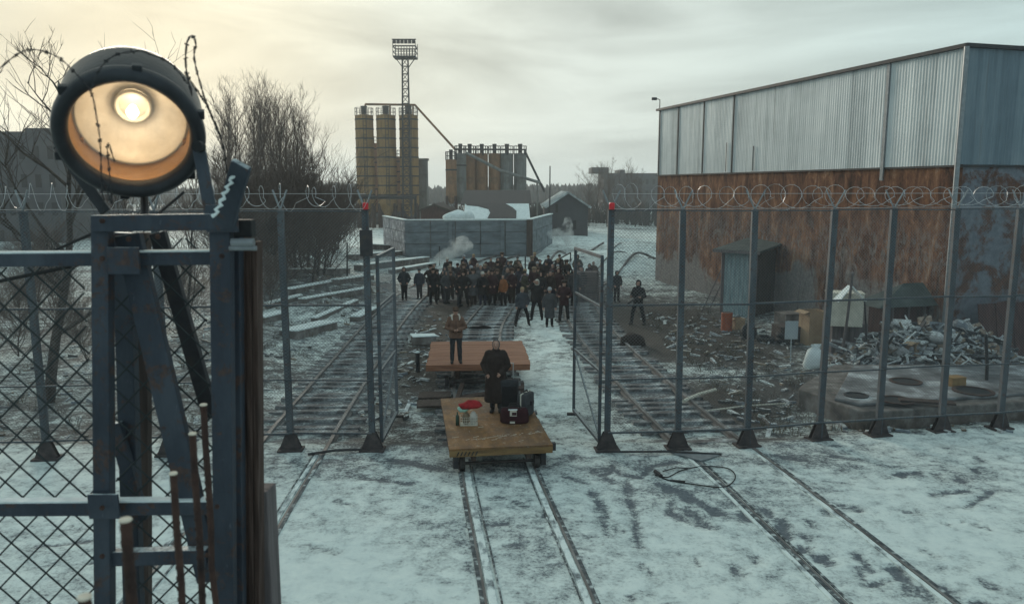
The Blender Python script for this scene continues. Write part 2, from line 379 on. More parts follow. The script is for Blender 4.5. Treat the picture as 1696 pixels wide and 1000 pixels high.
# ------------------------------------------------------------------ tracks: centre lines
def catmull(P, step=.4):
    P = [V(p) for p in P]; Q = [2 * P[0] - P[1]] + P + [2 * P[-1] - P[-2]]; out = []
    for i in range(1, len(Q) - 2):
        p0, p1, p2, p3 = Q[i - 1:i + 3]; k = max(1, int((p2 - p1).length / step))
        for j in range(k):
            t = j / k
            out.append(.5 * ((2 * p1) + (p2 - p0) * t + (2 * p0 - 5 * p1 + 4 * p2 - p3) * t * t + (3 * p1 - p0 - 3 * p2 + p3) * t ** 3))
    out.append(P[-1]); return out
TR = {
    'left': [(-4.5, 3.5), (-4.68, 10.2), (-4.85, 14), (-4.98, 17.6), (-5.26, 25.6), (-5.5, 34.8), (-5.3, 43.4), (-4.4, 50), (-2.6, 57), (0.5, 66)],
    'center': [(1.0, 4.5), (0.4, 10.25), (-0.25, 15.3), (-0.62, 19.3), (-0.95, 22.5), (-1.17, 25.6), (-1.24, 31), (-0.98, 35), (-0.4, 40), (1.1, 47.5), (4.5, 58), (8.5, 66)],
    'right': [(6.2, 3.5), (5.47, 10.25), (4.96, 14.6), (4.66, 16.7), (4.4, 18.1), (3.95, 22.3), (3.45, 29), (3.25, 34.9), (3.45, 39.5), (4.6, 46), (7.0, 53), (11.5, 60)],
}
TC = {k: catmull([(x, y, 0) for x, y in P]) for k, P in TR.items()}
GAUGE = 1.56

# ------------------------------------------------------------------ the ground
def sstep(a, b, x):
    t = np.clip((x - a) / (b - a), 0, 1); return t * t * (3 - 2 * t)
def axis(parts):
    out = []
    for a, b, st in parts: out += list(np.arange(a, b, st))
    return np.array(out + [parts[-1][1]])
xs = axis([(-900, -300, 100), (-300, -80, 20), (-80, -24, 3), (-24, -8, .4), (-8, 12, .1), (12, 24, .4), (24, 80, 3), (80, 300, 20), (300, 900, 100)])
ys = axis([(-60, 0, 6), (0, 6, .5), (6, 21, .1), (21, 48, .25), (48, 84, .8), (84, 160, 6), (160, 400, 30), (400, 1500, 100)])
def fence_y(x):
    return np.where(x < 2, 16.85, np.where(x < 6, 16.85 + (x - 2) * .06, 17.1 + (x - 6) * .21))
def gz_np(X, Y):
    yard = sstep(0.0, .9, Y - fence_y(X) - .15)
    z = YD * yard
    far = sstep(44, 70, Y) * (1 - sstep(110, 200, Y))
    z = z + far * .35 * np.sin(X * .31 + Y * .13) * np.sin(Y * .23 - X * .11)
    # banks of snow at the right behind the gate and beside the left field
    for bx, by, r, h in ((7.6, 55, 3.5, 1.2), (10, 66, 5, 1.6), (-13, 44, 5, .9), (-17, 60, 7, 1.8), (-9.5, 37, 2.2, .5), (4.5, 57, 2.5, .8), (-11, 30, 2.5, .55), (-8.6, 24.5, 1.6, .35)):
        z = z + h * np.exp(-((X - bx) ** 2 + (Y - by) ** 2) / (r * r))
    return z
def gz(x, y):
    return float(gz_np(np.array([float(x)]), np.array([float(y)]))[0])

def make_ground():
    X, Y = np.meshgrid(xs, ys); Z = gz_np(X, Y)
    nx, ny = len(xs), len(ys)
    rough = np.zeros_like(Z)
    for i in range(ny):
        y = ys[i]
        if y < 3 or y > 100: continue
        for j in range(nx):
            x = xs[j]
            if abs(x) > 40: continue
            p = V((x, y, 0))
            a = .012 if y < 16.8 else .035
            rough[i, j] = a * mnoise.fractal(p * 1.3, 1.0, 2.0, 4)
    Z = Z + rough
    snow = np.full_like(Z, .74); mud = np.zeros_like(Z)
    yard = sstep(-.2, .6, Y - fence_y(X))
    snow += (.44 - .74) * yard; mud = np.maximum(mud, .75 * yard)
    def blob(cx, cy, rx, ry, ds, dm=0.0, p=2):
        nonlocal snow, mud
        w = np.exp(-(np.abs((X - cx) / rx) ** p + np.abs((Y - cy) / ry) ** p))
        snow = snow + w * ds; mud = np.clip(mud + w * dm, 0, 1)
    blob(0, 15.9, 9, .9, -.22, .2)                 # worn strip along the fence
    blob(.2, 16, 2.0, 2.4, -.16)                   # around the front wagon
    blob(-2.5, 10.5, 1.6, 2.2, .28)
    blob(0.6, 10.3, .6, 1.6, -.2)
    blob(3.0, 10.2, 1.3, 2.0, .16)
    blob(3.2, 14.2, 1.3, 1.0, -.2)                # scuffs right of the wagon
    blob(4.3, 13.3, .7, .9, -.26)
    blob(7.2, 13.2, 1.6, 2.3, .22)
    blob(9.0, 15.0, 1.2, .8, -.2); blob(10.5, 12.4, 1.5, .6, -.26)
    blob(-7, 9, 2.5, 4, .05)
    blob(-2.6, 28, 1.5, 12, -.34, .25)             # brown earth between the tracks
    blob(-2.2, 36, 2.0, 5, -.4, .25)
    blob(1.3, 24, 1.5, 6, .34, -.3)                # snow right of the centre track
    blob(1.5, 33, 1.3, 3, .3, -.2)
    blob(-2.2, 20, .8, 2.5, .3, -.2)
    blob(7.2, 28, 2.6, 7, -.5, .3); blob(6.8, 34.5, 3.0, 6, -.5, .3)
    blob(6.0, 20.5, .9, 2.3, -.5, .3)
    blob(6.6, 24.6, 1.6, 1.6, .55, -.3)
    blob(5.4, 18.2, 1.6, .5, .3, -.3)
    blob(-9.5, 22, 2.5, 4, -.1, .1); blob(-8, 31, 2, 4, .12, -.2); blob(-12, 35, 5, 2.5, .2, -.2); blob(-10, 40, 6, 9, -.12, 0)
    blob(-11, 46, 6, 6, -.1); blob(0, 52, 9, 5, .25, -.3)
    blob(8, 58, 6, 7, .45, -.4); blob(-24, 80, 16, 18, .4, -.3); blob(6, 90, 40, 20, .3)
    for k in ('left', 'center', 'right'):          # ballast: thinner snow along the tracks
        P = np.array([(p.x, p.y) for p in TC[k]])
        for i in range(ny):
            if ys[i] < 17.3 or ys[i] > 60: continue
            cx = np.interp(ys[i], P[:, 1], P[:, 0])
            w = np.exp(-((xs - cx) / 1.15) ** 4)
            snow[i] -= w * (.02 if k == 'center' else .13); mud[i] = mud[i] * (1 - .55 * w)
    # scuffs, tyre marks and footprints trodden into the snow
    strokes = [([(1035, 795), (1050, 850), (1058, 905)], .06), ([(980, 815), (1010, 860), (1028, 880)], .08), ([(1060, 790), (1080, 770), (1120, 765)], .05),
               ([(985, 780), (1020, 800)], .06), ([(1010, 770), (1030, 785), (1060, 790)], .05), ([(1090, 800), (1130, 815), (1190, 850)], .09),
               ([(1110, 850), (1160, 870)], .14), ([(1135, 840), (1180, 875)], .1), ([(990, 850), (1010, 885)], .06), ([(815, 823), (836, 824)], .05), ([(850, 830), (870, 837)], .05),
               ([(815, 865), (835, 867)], .06), ([(840, 902), (870, 905)], .05), ([(1060, 935), (1085, 955)], .07), ([(1480, 785), (1520, 782)], .07), ([(1540, 818), (1600, 812)], .09),
               ([(1500, 847), (1525, 850)], .05), ([(1390, 835), (1420, 845)], .1), ([(1440, 970), (1465, 960)], .04), ([(1530, 912), (1550, 920)], .08), ([(1465, 940), (1490, 940)], .06),
               ([(1560, 865), (1572, 868)], .04), ([(1590, 862), (1640, 875)], .04), ([(1380, 755), (1420, 760)], .08), ([(1600, 840), (1640, 815)], .05), ([(1290, 755), (1330, 762)], .06),
               ([(1310, 915), (1340, 905)], .06), ([(560, 830), (590, 836)], .05), ([(600, 790), (680, 800)], .1), ([(650, 760), (720, 775)], .12), ([(940, 790), (970, 800)], .06),
               ([(520, 905), (560, 915)], .05), ([(150, 930), (190, 922)], .07), ([(60, 905), (150, 895)], .05), ([(1620, 960), (1650, 975)], .06), ([(900, 850), (930, 860)], .04)]
    rs = random.Random(3)
    for k in range(150):                            # wandering lines of footprints
        u = k / 70
        for q0, q1 in (((930, 780), (1560, 990)) if k % 3 else ((1640, 760), (1180, 960)),):
            p = G(q0[0] + (q1[0] - q0[0]) * u + rs.uniform(-30, 30), q0[1] + (q1[1] - q0[1]) * u ** 1.2 + rs.uniform(-25, 25))
            if rs.random() < .55: strokes.append(([(p.x, p.y), (p.x + rs.uniform(-.05, .05), p.y + .22)], -.055))
    for pts, w in strokes:
        Q = [G(*p) for p in pts] if w > 0 else [V((p[0], p[1], 0)) for p in pts]
        w = abs(w) * (1.0)
        xmin = min(q.x for q in Q) - .5; xmax = max(q.x for q in Q) + .5; ymin = min(q.y for q in Q) - .5; ymax = max(q.y for q in Q) + .5
        ii = np.where((ys > ymin) & (ys < ymax))[0]; jj = np.where((xs > xmin) & (xs < xmax))[0]
        if not len(ii) or not len(jj): continue
        sx = X[np.ix_(ii, jj)]; sy = Y[np.ix_(ii, jj)]; d = np.full_like(sx, 9.0)
        for a, b in zip(Q[:-1], Q[1:]):
            dx, dy = b.x - a.x, b.y - a.y; L = max(dx * dx + dy * dy, 1e-6)
            t = np.clip(((sx - a.x) * dx + (sy - a.y) * dy) / L, 0, 1)
            d = np.minimum(d, np.hypot(sx - a.x - t * dx, sy - a.y - t * dy))
        e = np.exp(-(d / (w * .5 + .045)) ** 2)
        snow[np.ix_(ii, jj)] -= .5 * e; Z[np.ix_(ii, jj)] -= .025 * e
    me = bpy.data.meshes.new('ground')
    vs = np.stack([X, Y, Z], -1).reshape(-1, 3)
    idx = np.arange(nx * ny).reshape(ny, nx)
    fs = np.stack([idx[:-1, :-1], idx[:-1, 1:], idx[1:, 1:], idx[1:, :-1]], -1).reshape(-1, 4)
    me.from_pydata(vs.tolist(), [], fs.tolist())
    for nme, arr in (('snow', snow), ('mud', mud)):
        at = me.attributes.new(nme, 'FLOAT', 'POINT'); at.data.foreach_set('value', arr.astype(np.float32).ravel())
    me.polygons.foreach_set('use_smooth', [True] * len(me.polygons))
    tag(obj('ground', me, M['ground']), kind='structure')
make_ground()

# ------------------------------------------------------------------ railway tracks
def sweep(mb, C, prof, off):
    n = len(prof); vs = []
    for i, p in enumerate(C):
        d = (C[min(i + 1, len(C) - 1)] - C[max(i - 1, 0)]); d.z = 0; d.normalize(); nx = V((d.y, -d.x, 0))
        for a, z in prof: vs.append(p + nx * (off + a) + V((0, 0, z)))
    k = len(C)
    fs = [(i * n + j, i * n + (j + 1) % n, (i + 1) * n + (j + 1) % n, (i + 1) * n + j) for i in range(k - 1) for j in range(n)]
    fs += [tuple(range(n - 1, -1, -1)), tuple((k - 1) * n + j for j in range(n))]
    mb.add(vs, fs)
RAIL = [(-.075, -.13), (.075, -.13), (.075, -.115), (.012, -.095), (.012, -.035), (.042, -.022), (.042, .016), (-.042, .016), (-.042, -.022), (-.012, -.035), (-.012, -.095), (-.075, -.115)]
sl = MB(); sl.box((0, 0, 0), (2.6, .21, .16)); SLEEPER = sl.mesh('sleeper'); SLEEPER.materials.append(M['sleeper'])
for key, lab in (('left', 'railway track curving past the left gate leaf beside the brown strip of earth'),
                 ('center', 'railway track carrying the two flat wagons through the open gate'),
                 ('right', 'railway track running under the right fence towards the rusty warehouse')):
    C = TC[key]
    if key == 'left': C = [p for p in C]
    t = thing('railway_track', lab, 'railway track', (C[0].x, C[0].y, 0), 0, 'railway tracks through the yard')
    zC = [V((p.x, p.y, max(gz(p.x, p.y) - YD, 0) * sstep(45, 55, p.y) + .05 * float(sstep(17.0, 18.5, p.y)))) for p in C]
    for off in (-GAUGE / 2, GAUGE / 2):
        mb = MB(); sweep(mb, zC, RAIL, off); mb.build('rail', M['rail'], t)
    near = [p for p in C if p.y < 16.6]
    for off, w in (((-.535, .014), (.585, .012)) if key != 'right' else ((-.69, .02), (.66, .03))):
        mb = MB(); n2 = [V((p.x, p.y, 0)) for p in near]
        sweep(mb, n2, [(-w, -.03), (w, -.03), (w, .017), (-w, .017)], off); mb.build('groove', M['groove'], t)
    if near:
        for off, w in (((-.66, .06), (.665, .05)) if key == 'center' else ((-.9, .035), (.665, .04))):
            mb = MB(); sweep(mb, [V((p.x, p.y, 0)) for p in near], [(-w, -.03), (w, -.03), (w, .021), (-w, .021)], off); mb.build('packed_snow', M['packed'], t)
        for off in (-.81, .81):
            mb = MB(); sweep(mb, [V((p.x, p.y, 0)) for p in near], [(-.03, -.03), (.03, -.03), (.03, .0185), (-.03, .0185)], off - math.copysign(.0, off)); mb.build('groove', M['groove'], t)
    # sleepers, only where they lie open behind the fence
    acc = 0; last = None; cnt = 0; rs = random.Random(hash(key) % 7 + 5 if False else len(key))
    for i, p in enumerate(C[:-1]):
        if p.y < 17.3 or p.y > 52 or cnt >= 96: last = p; continue
        acc += (C[i + 1] - p).length
        if acc >= .62:
            acc -= .62; d = C[i + 1] - p
            o = obj('sleeper', SLEEPER, None, t)
            o.location = V((p.x + rs.uniform(-.05, .05), p.y, -.105 + rs.uniform(-.015, .015))) - t.location
            o.rotation_euler = (0, rs.uniform(-.012, .012), math.atan2(d.y, d.x) - PI / 2 + rs.uniform(-.03, .03)); cnt += 1

# ------------------------------------------------------------------ fences, gate leaves
FT = 5.32
def chainlink(mb, a, b, z0, z1, p, r, n=3):
    a, b = V(a), V(b); L = (b - a).length; u = (b - a) / L; nr = V((u.y, -u.x, 0)) * r
    hh = z1 - z0
    k = -int(hh / p) - 1
    while k * p < L:
        for sgn in (1, -1):
            # line: x = k*p + t (t = height) for sgn 1; mirrored for -1
            x0 = k * p; t0 = max(0, -x0); t1 = min(hh, L - x0)
            if t1 > t0:
                X0, X1 = x0 + t0, x0 + t1
                if sgn < 0: X0, X1 = L - X0, L - X1
                mb.tube([a + u * X0 + V((0, 0, z0 + t0)) + nr * sgn, a + u * X1 + V((0, 0, z0 + t1)) + nr * sgn], r, n, False)
        k += 1
def helix(mb, a, b, rad, pitch, r, seed=0, npt=15):
    a, b = V(a), V(b); L = (b - a).length; u = (b - a) / L; sd = V((u.y, -u.x, 0)); rs = random.Random(seed)
    turns = int(L / pitch); pts = []
    ph = 0; rr = rad
    for i in range(turns * npt + 1):
        if i % npt == 0: rr2 = rad * rs.uniform(.7, 1.15); sh = rs.uniform(-.22, .22)
        rr += (rr2 - rr) * .2
        ang = 2 * PI * i / npt
        x = L * i / (turns * npt) + .17 * math.cos(ang) + sh * .6
        pts.append(a + u * x + sd * (math.cos(ang) * rr) + V((0, 0, math.sin(ang) * rr)))
    mb.tube(pts, r, 3)
    for i in range(0, len(pts) - 1, 3):                      # short barbs along the coil
        d = V((rs.uniform(-1, 1), rs.uniform(-1, 1), rs.uniform(-1, 1))).normalized() * .028
        mb.tube([pts[i] - d, pts[i] + d], .0035, 3)

def gusset(mb, p, u, w=.52, h=.42):
    nr = V((u.y, -u.x, 0))
    for s in (-.05, .05):
        q = [p + u * (-w / 2) + nr * s, p + u * (w / 2) + nr * s, p + u * (w * .17) + nr * s + V((0, 0, h)), p + u * (-w * .17) + nr * s + V((0, 0, h))]
        mb.slab(q, .012)
    mb.box(p + V((0, 0, .02)), (w * 1.05, .36, .04), math.atan2(u.y, u.x))

def fence(posts, label, z_low=.42):
    f = thing('chain_link_fence', label, 'fence', (posts[0][0], posts[0][1], 0), 0, 'fences closing off the yard')
    P = [V((x, y, 0)) for x, y in posts]
    lean = 0.0
    rs = random.Random(len(posts))
    for i, p in enumerate(P):
        u = (P[min(i + 1, len(P) - 1)] - P[max(i - 1, 0)]).normalized()
        mb = MB(); q = p + V((rs.uniform(-.06, .06), rs.uniform(-.03, .03), 0))
        mb.bar(p + V((0, 0, -.15)), q + V((0, 0, FT)), .13, .11, (0, 1, 0)); mb.build('post', M['post'], f)
        g = MB(); gusset(g, p, u); g.build('base_plate', M['gusset'], f)
        arm = MB()
        for s in (-1, 1):
            nr = V((u.y, -u.x, 0))
            arm.bar(q + V((0, 0, FT)), q + u * (s * .17) + nr * (.1 * s) + V((0, 0, FT + .42)), .03)
        arm.build('wire_arm', M['galv'], f)
    rails = MB()
    for a, b in zip(P[:-1], P[1:]):
        u = (b - a).normalized(); nr = V((u.y, -u.x, 0)) * .075
        for z, w in ((z_low, .05), (1.62, .04), (3.27, .05), (FT - .02, .03)):
            rb = MB(); rb.tube([a + nr + V((0, 0, z)), b + nr + V((0, 0, z + rs.uniform(-.02, .02)))], w / 2, 6); rb.build('cross_rail', M['post'], f)
    cl = MB()
    for a, b in zip(P[:-1], P[1:]):
        u = (b - a).normalized(); nr = V((u.y, -u.x, 0)) * .11
        chainlink(cl, a + nr, b + nr, z_low, FT, .075, .0026)
    cl.build('mesh_panel', M['wire'], f)
    rz = MB()
    for i, (a, b) in enumerate(zip(P[:-1], P[1:])):
        helix(rz, a + V((0, 0, FT + .27)), b + V((0, 0, FT + .27)), .27, .33, .0058, i + len(posts) * 3)
    for dz in (.02, .34):
        rz.tube([p + V((0, 0, FT + dz)) for p in P], .006, 3)
    rz.build('razor_wire', M['razor'], f)
    return f
LP = [(-14.6, 15.9), (-12.3, 16.05), (-10.03, 16.2), (-7.5, 16.45), (-4.93, 16.76), (-3.11, 16.76)]
RP = [(2.12, 16.76), (3.72, 16.88), (5.33, 17.05), (7.13, 17.5), (8.66, 17.82), (10.3, 18.1), (11.85, 18.35), (13.4, 18.7), (15.0, 19.1)]
fl = fence(LP, 'chain link fence with coiled razor wire left of the open gate')
fr = fence(RP, 'chain link fence with coiled razor wire in front of the warehouse')
for f, p in ((fl, LP[-1]), (fr, RP[0])):
    mb = MB(); mb.lathe([(.06, FT + .004), (.062, FT + .13), (.05, FT + .155), (.001, FT + .16)], 12, None, (p[0], p[1] - .07, 0)); o = mb.build('signal_lamp', M['red_lamp'], f)
    o['label'] = 'small red lamp on the gate post'
    c = MB(); c.box((p[0], p[1] - .07, FT + .0), (.16, .16, .02)); c.build('lamp_base', M['steel_dark'], f)
    if f is fl:
        k = MB(); k.box((p[0] + .0, p[1] - .1, 4.62), (.26, .1, .55)); k.build('latch_box', M['steel_dark'], f)

def gate(hinge, tip, label):
    h, t = V((hinge[0], hinge[1], 0)), V((tip[0], tip[1], 0))
    g = thing('gate_leaf', label, 'gate', h, 0, 'open gate leaves')
    z0, z1 = .16, 4.3
    fr_ = MB(); zz = lambda p, z: p + V((0, 0, z))
    for a, b in (((h, z0), (h, z1)), ((t, z0), (t, z1)), ((h, z0), (t, z0)), ((h, z1), (t, z1))):
        fr_.bar(zz(*a), zz(*b), .07)
    fr_.build('frame', M['post'], g)
    mid = MB(); mid.bar(zz(h, 1.75), zz(t, 1.75), .05); mid.build('cross_rail', M['post'], g)
    mid = MB(); mid.bar(zz(h, 3.2), zz(t, 3.2), .045); mid.build('cross_rail', M['post'], g)
    br = MB(); br.bar(zz(h, z0 + .1), zz(t, 1.72), .035); br.build('brace', M['post'], g)
    cl = MB(); off = V((.03, 0, 0)); chainlink(cl, h + off, t + off, z0, z1, .075, .0021); cl.build('mesh_panel', M['wire'], g)
    fo = MB(); fo.box(t + V((0, 0, .05)), (.34, .1, .06)); fo.build('foot', M['steel_dark'], g)
    return g
gate((-2.93, 16.92), (-2.92, 19.2), 'mesh gate leaf swung inward beside the left fence end')
gate((1.96, 16.92), (1.58, 19.4), 'mesh gate leaf swung inward beside the right fence end')

# ------------------------------------------------------------------ flat rail wagons
def heading(y):
    C = TC['center']
    i = min(range(len(C) - 1), key=lambda k: abs(C[k].y - y)); d = C[i + 1] - C[max(i - 1, 0)]
    return V((C[i].x, C[i].y, 0)), math.atan2(d.y, d.x) - PI / 2
def wagon(name, label, loc, rz, W, L, zt, deck_m, planks):
    t = thing(name, label, 'rail wagon', loc, rz, 'flat rail wagons')
    def b(nm, mb, m, par=t, bevel=.008, smooth=False): return obj(nm, mb.mesh(nm, V((0, 0, 0)), smooth), m, par, bevel)
    rs = random.Random(int(L * 10))
    d = MB()
    if planks:
        n = planks; pw = L / n
        for i in range(n):
            d.box((rs.uniform(-.03, .03), -L / 2 + pw * (i + .5), zt - .03 + rs.uniform(-.004, .004)), (W, pw - .014, .06), rs.uniform(-.003, .003))
    else:
        d.box((0, 0, zt - .02), (W, L, .04))
    b('deck', d, deck_m, t, .004)
    e = MB(); th = .13
    e.box((0, -L / 2 + .04, zt - .04 - th / 2 - .003), (W - .01, .09, th)); b('front_beam', e, M['wagon_edge'] if not planks else M['deck_red'])
    e = MB(); e.box((0, L / 2 - .04, zt - .04 - th / 2 - .003), (W - .01, .09, th)); b('rear_beam', e, M['wagon_edge'] if not planks else M['deck_red'])
    f = MB()
    for s in (-1, 1): f.box((s * (W / 2 - .06), 0, zt - .11), (.1, L - .2, .12))
    b('side_beam', f, M['brown_wood'])
    f = MB()
    for s in (-1, 1): f.box((s * .56, 0, zt - .235), (.1, L - .12, .12))
    f.box((0, -L / 2 + .5, zt - .235), (1.0, .1, .1)); f.box((0, L / 2 - .5, zt - .235), (1.0, .1, .1))
    b('under_frame', f, M['brown_wood'])
    R = .15; y0 = L / 2 - .36
    for y in (-y0, y0):
        ax = MB(); ax.tube([(-.95, y, R + .01), (.95, y, R + .01)], .035, 8); b('axle', ax, M['wheel'], t, 0)
        for s in (-1, 1):
            w = MB(); w.lathe([(.04, -.06), (R, -.055), (R, .03), (R + .03, .034), (R + .03, .055), (.05, .06)], 24, Matrix.Rotation(-s * PI / 2, 3, 'Y'), (s * GAUGE / 2, y, R + .012)); b('wheel', w, M['wheel'], t, 0)
            k = MB(); k.box((s * (GAUGE / 2 + .13), y, R + .06), (.11, .2, .26)); b('axle_box', k, M['steel_dark'], t)
    if not planks:
        h = MB()
        for i in range(6):
            x = -W / 2 + .14 + i * .075
            h.slab([(x, -L / 2 - .0055, zt - .15), (x + .028, -L / 2 - .0055, zt - .15), (x + .068, -L / 2 - .0055, zt - .065), (x + .04, -L / 2 - .0055, zt - .065)], .004)
        o = b('warning_stripes', h, M['rubber'], t, 0); o['label'] = 'dark slanted stripes on the end beam'
        st = MB(); st.box((W / 2 + .05, -L / 2 + .25, zt - .12), (.1, .1, .16)); b('buffer', st, M['steel_dark'])
        ch = MB()
        for i in range(34):
            x, y = rs.uniform(-.9, .9), rs.uniform(-1.65, -.5)
            if rs.random() < .7: y = -1.25 + .35 * x / 1.0 * rs.choice((.6, .75)) + rs.uniform(-.07, .07)
            ch.box((x, y, zt + .0025), (rs.uniform(.02, .16), rs.uniform(.006, .012), .003), .35 + rs.uniform(-.2, .2))
        b('scuff_marks', ch, M['cream'], t, 0)['kind'] = 'stuff'
    else:
        for s in (-1, 1):
            lg = MB(); lg.box((s * .6, -L / 2 + .35, zt - .32), (.14, .2, .3)); b('bolster', lg, M['brown_wood'])
    return t
pF, aF = heading(17.1); pR, aR = heading(23.7)
ZF, ZR = .60, .76
wF = wagon('flat_wagon', 'low ochre topped flat wagon in front with luggage on it', (-.47, 17.12, 0), .135, 2.12, 3.85, ZF, M['deck_ochre'], 0)
wR = wagon('flat_wagon', 'red brown planked flat wagon behind the low front one', (-1.06, 23.65, 0), .05, 3.0, 3.5, ZR, M['deck_red'], 11)
# loose boards between the two wagons
for i, (a, b, w, lab) in enumerate((((-2.55, 20.3, .05), (-1.75, 20.38, .06), .62, 'brown board lying left of the wagons, the nearer of two'), ((-2.6, 21.15, .05), (-1.7, 21.2, .07), .62, 'brown board lying left of the wagons, the farther of two'),
                                ((-1.5, 20.6, .12), (.3, 21.1, .3), .28, 'dark plank propped in the gap between the wagons'))):
    mb = MB(); mb.bar(a, b, w, .06); one('loose_board', mb, M['brown_wood'] if i == 2 else M['dark_board'], lab, 'board', 'boards beside the wagons', bevel=.006)
mb = MB(); mb.bar((-1.5, 19.3, .16), (-1.42, 21.8, .2), .12, .12).bar((.25, 19.3, .16), (.3, 21.8, .2), .1, .12).bar((-1.5, 20.0, .27), (.3, 20.05, .27), .22, .08)
one('tow_frame', mb, M['brown_wood'], 'dark timber frame coupling the two flat wagons', 'coupling frame', bevel=.008)

# ------------------------------------------------------------------ people
TSC = None
def tmp_remesh(mb, voxel, smooth=3, wrinkle=0.0, seed=0):
    global TSC
    if TSC is None: TSC = bpy.data.scenes.new('workbench')      # remeshing bench, removed at the end
    me = mb.mesh('tmp'); o = bpy.data.objects.new('tmp', me); TSC.collection.objects.link(o)
    r = o.modifiers.new('r', 'REMESH'); r.mode = 'VOXEL'; r.voxel_size = voxel; r.use_smooth_shade = True
    s = o.modifiers.new('s', 'SMOOTH'); s.iterations = smooth; s.factor = .5
    vl = TSC.view_layers[0]; vl.update(); dg = vl.depsgraph
    out = bpy.data.meshes.new_from_object(o.evaluated_get(dg))
    bpy.data.objects.remove(o); bpy.data.meshes.remove(me)
    if wrinkle:
        nv = len(out.vertices); co = np.empty(nv * 3, dtype=np.float32); no = np.empty(nv * 3, dtype=np.float32)
        out.vertices.foreach_get('co', co); out.vertices.foreach_get('normal', no); co = co.reshape(-1, 3); no = no.reshape(-1, 3)
        for i in range(nv):
            p = V((co[i, 0] * 9 + seed, co[i, 1] * 9, co[i, 2] * 6))
            co[i] += no[i] * (wrinkle * (mnoise.noise(p) + .5 * mnoise.noise(p * 2.3)))
        out.vertices.foreach_set('co', co.ravel())
    out.polygons.foreach_set('use_smooth', [True] * len(out.polygons))
    return out
def capsule(mb, pts, rs, n=12):
    pts = [V(p) for p in pts]; d0 = (pts[0] - pts[1]).normalized(); d1 = (pts[-1] - pts[-2]).normalized()
    P = [pts[0] + d0 * rs[0] * .9, pts[0] + d0 * rs[0] * .6] + pts + [pts[-1] + d1 * rs[-1] * .6, pts[-1] + d1 * rs[-1] * .9]
    R = [rs[0] * .35, rs[0] * .78] + list(rs) + [rs[-1] * .78, rs[-1] * .35]
    mb.tube(P, R, n)
ARMS = {'down': ((.27, .03, 1.14), (.27, -.06, .88)), 'pocket': ((.31, .05, 1.13), (.2, -.13, .95)), 'clasp': ((.29, -.02, 1.12), (.07, -.22, 1.08)),
        'front': ((.28, -.02, 1.12), (.13, -.22, .98)), 'up': ((.36, -.10, 1.34), (.13, -.14, 1.62)), 'hips': ((.38, .08, 1.15), (.21, -.05, 1.0)), 'hold': ((.28, .0, 1.12), (.2, -.27, 1.12))}
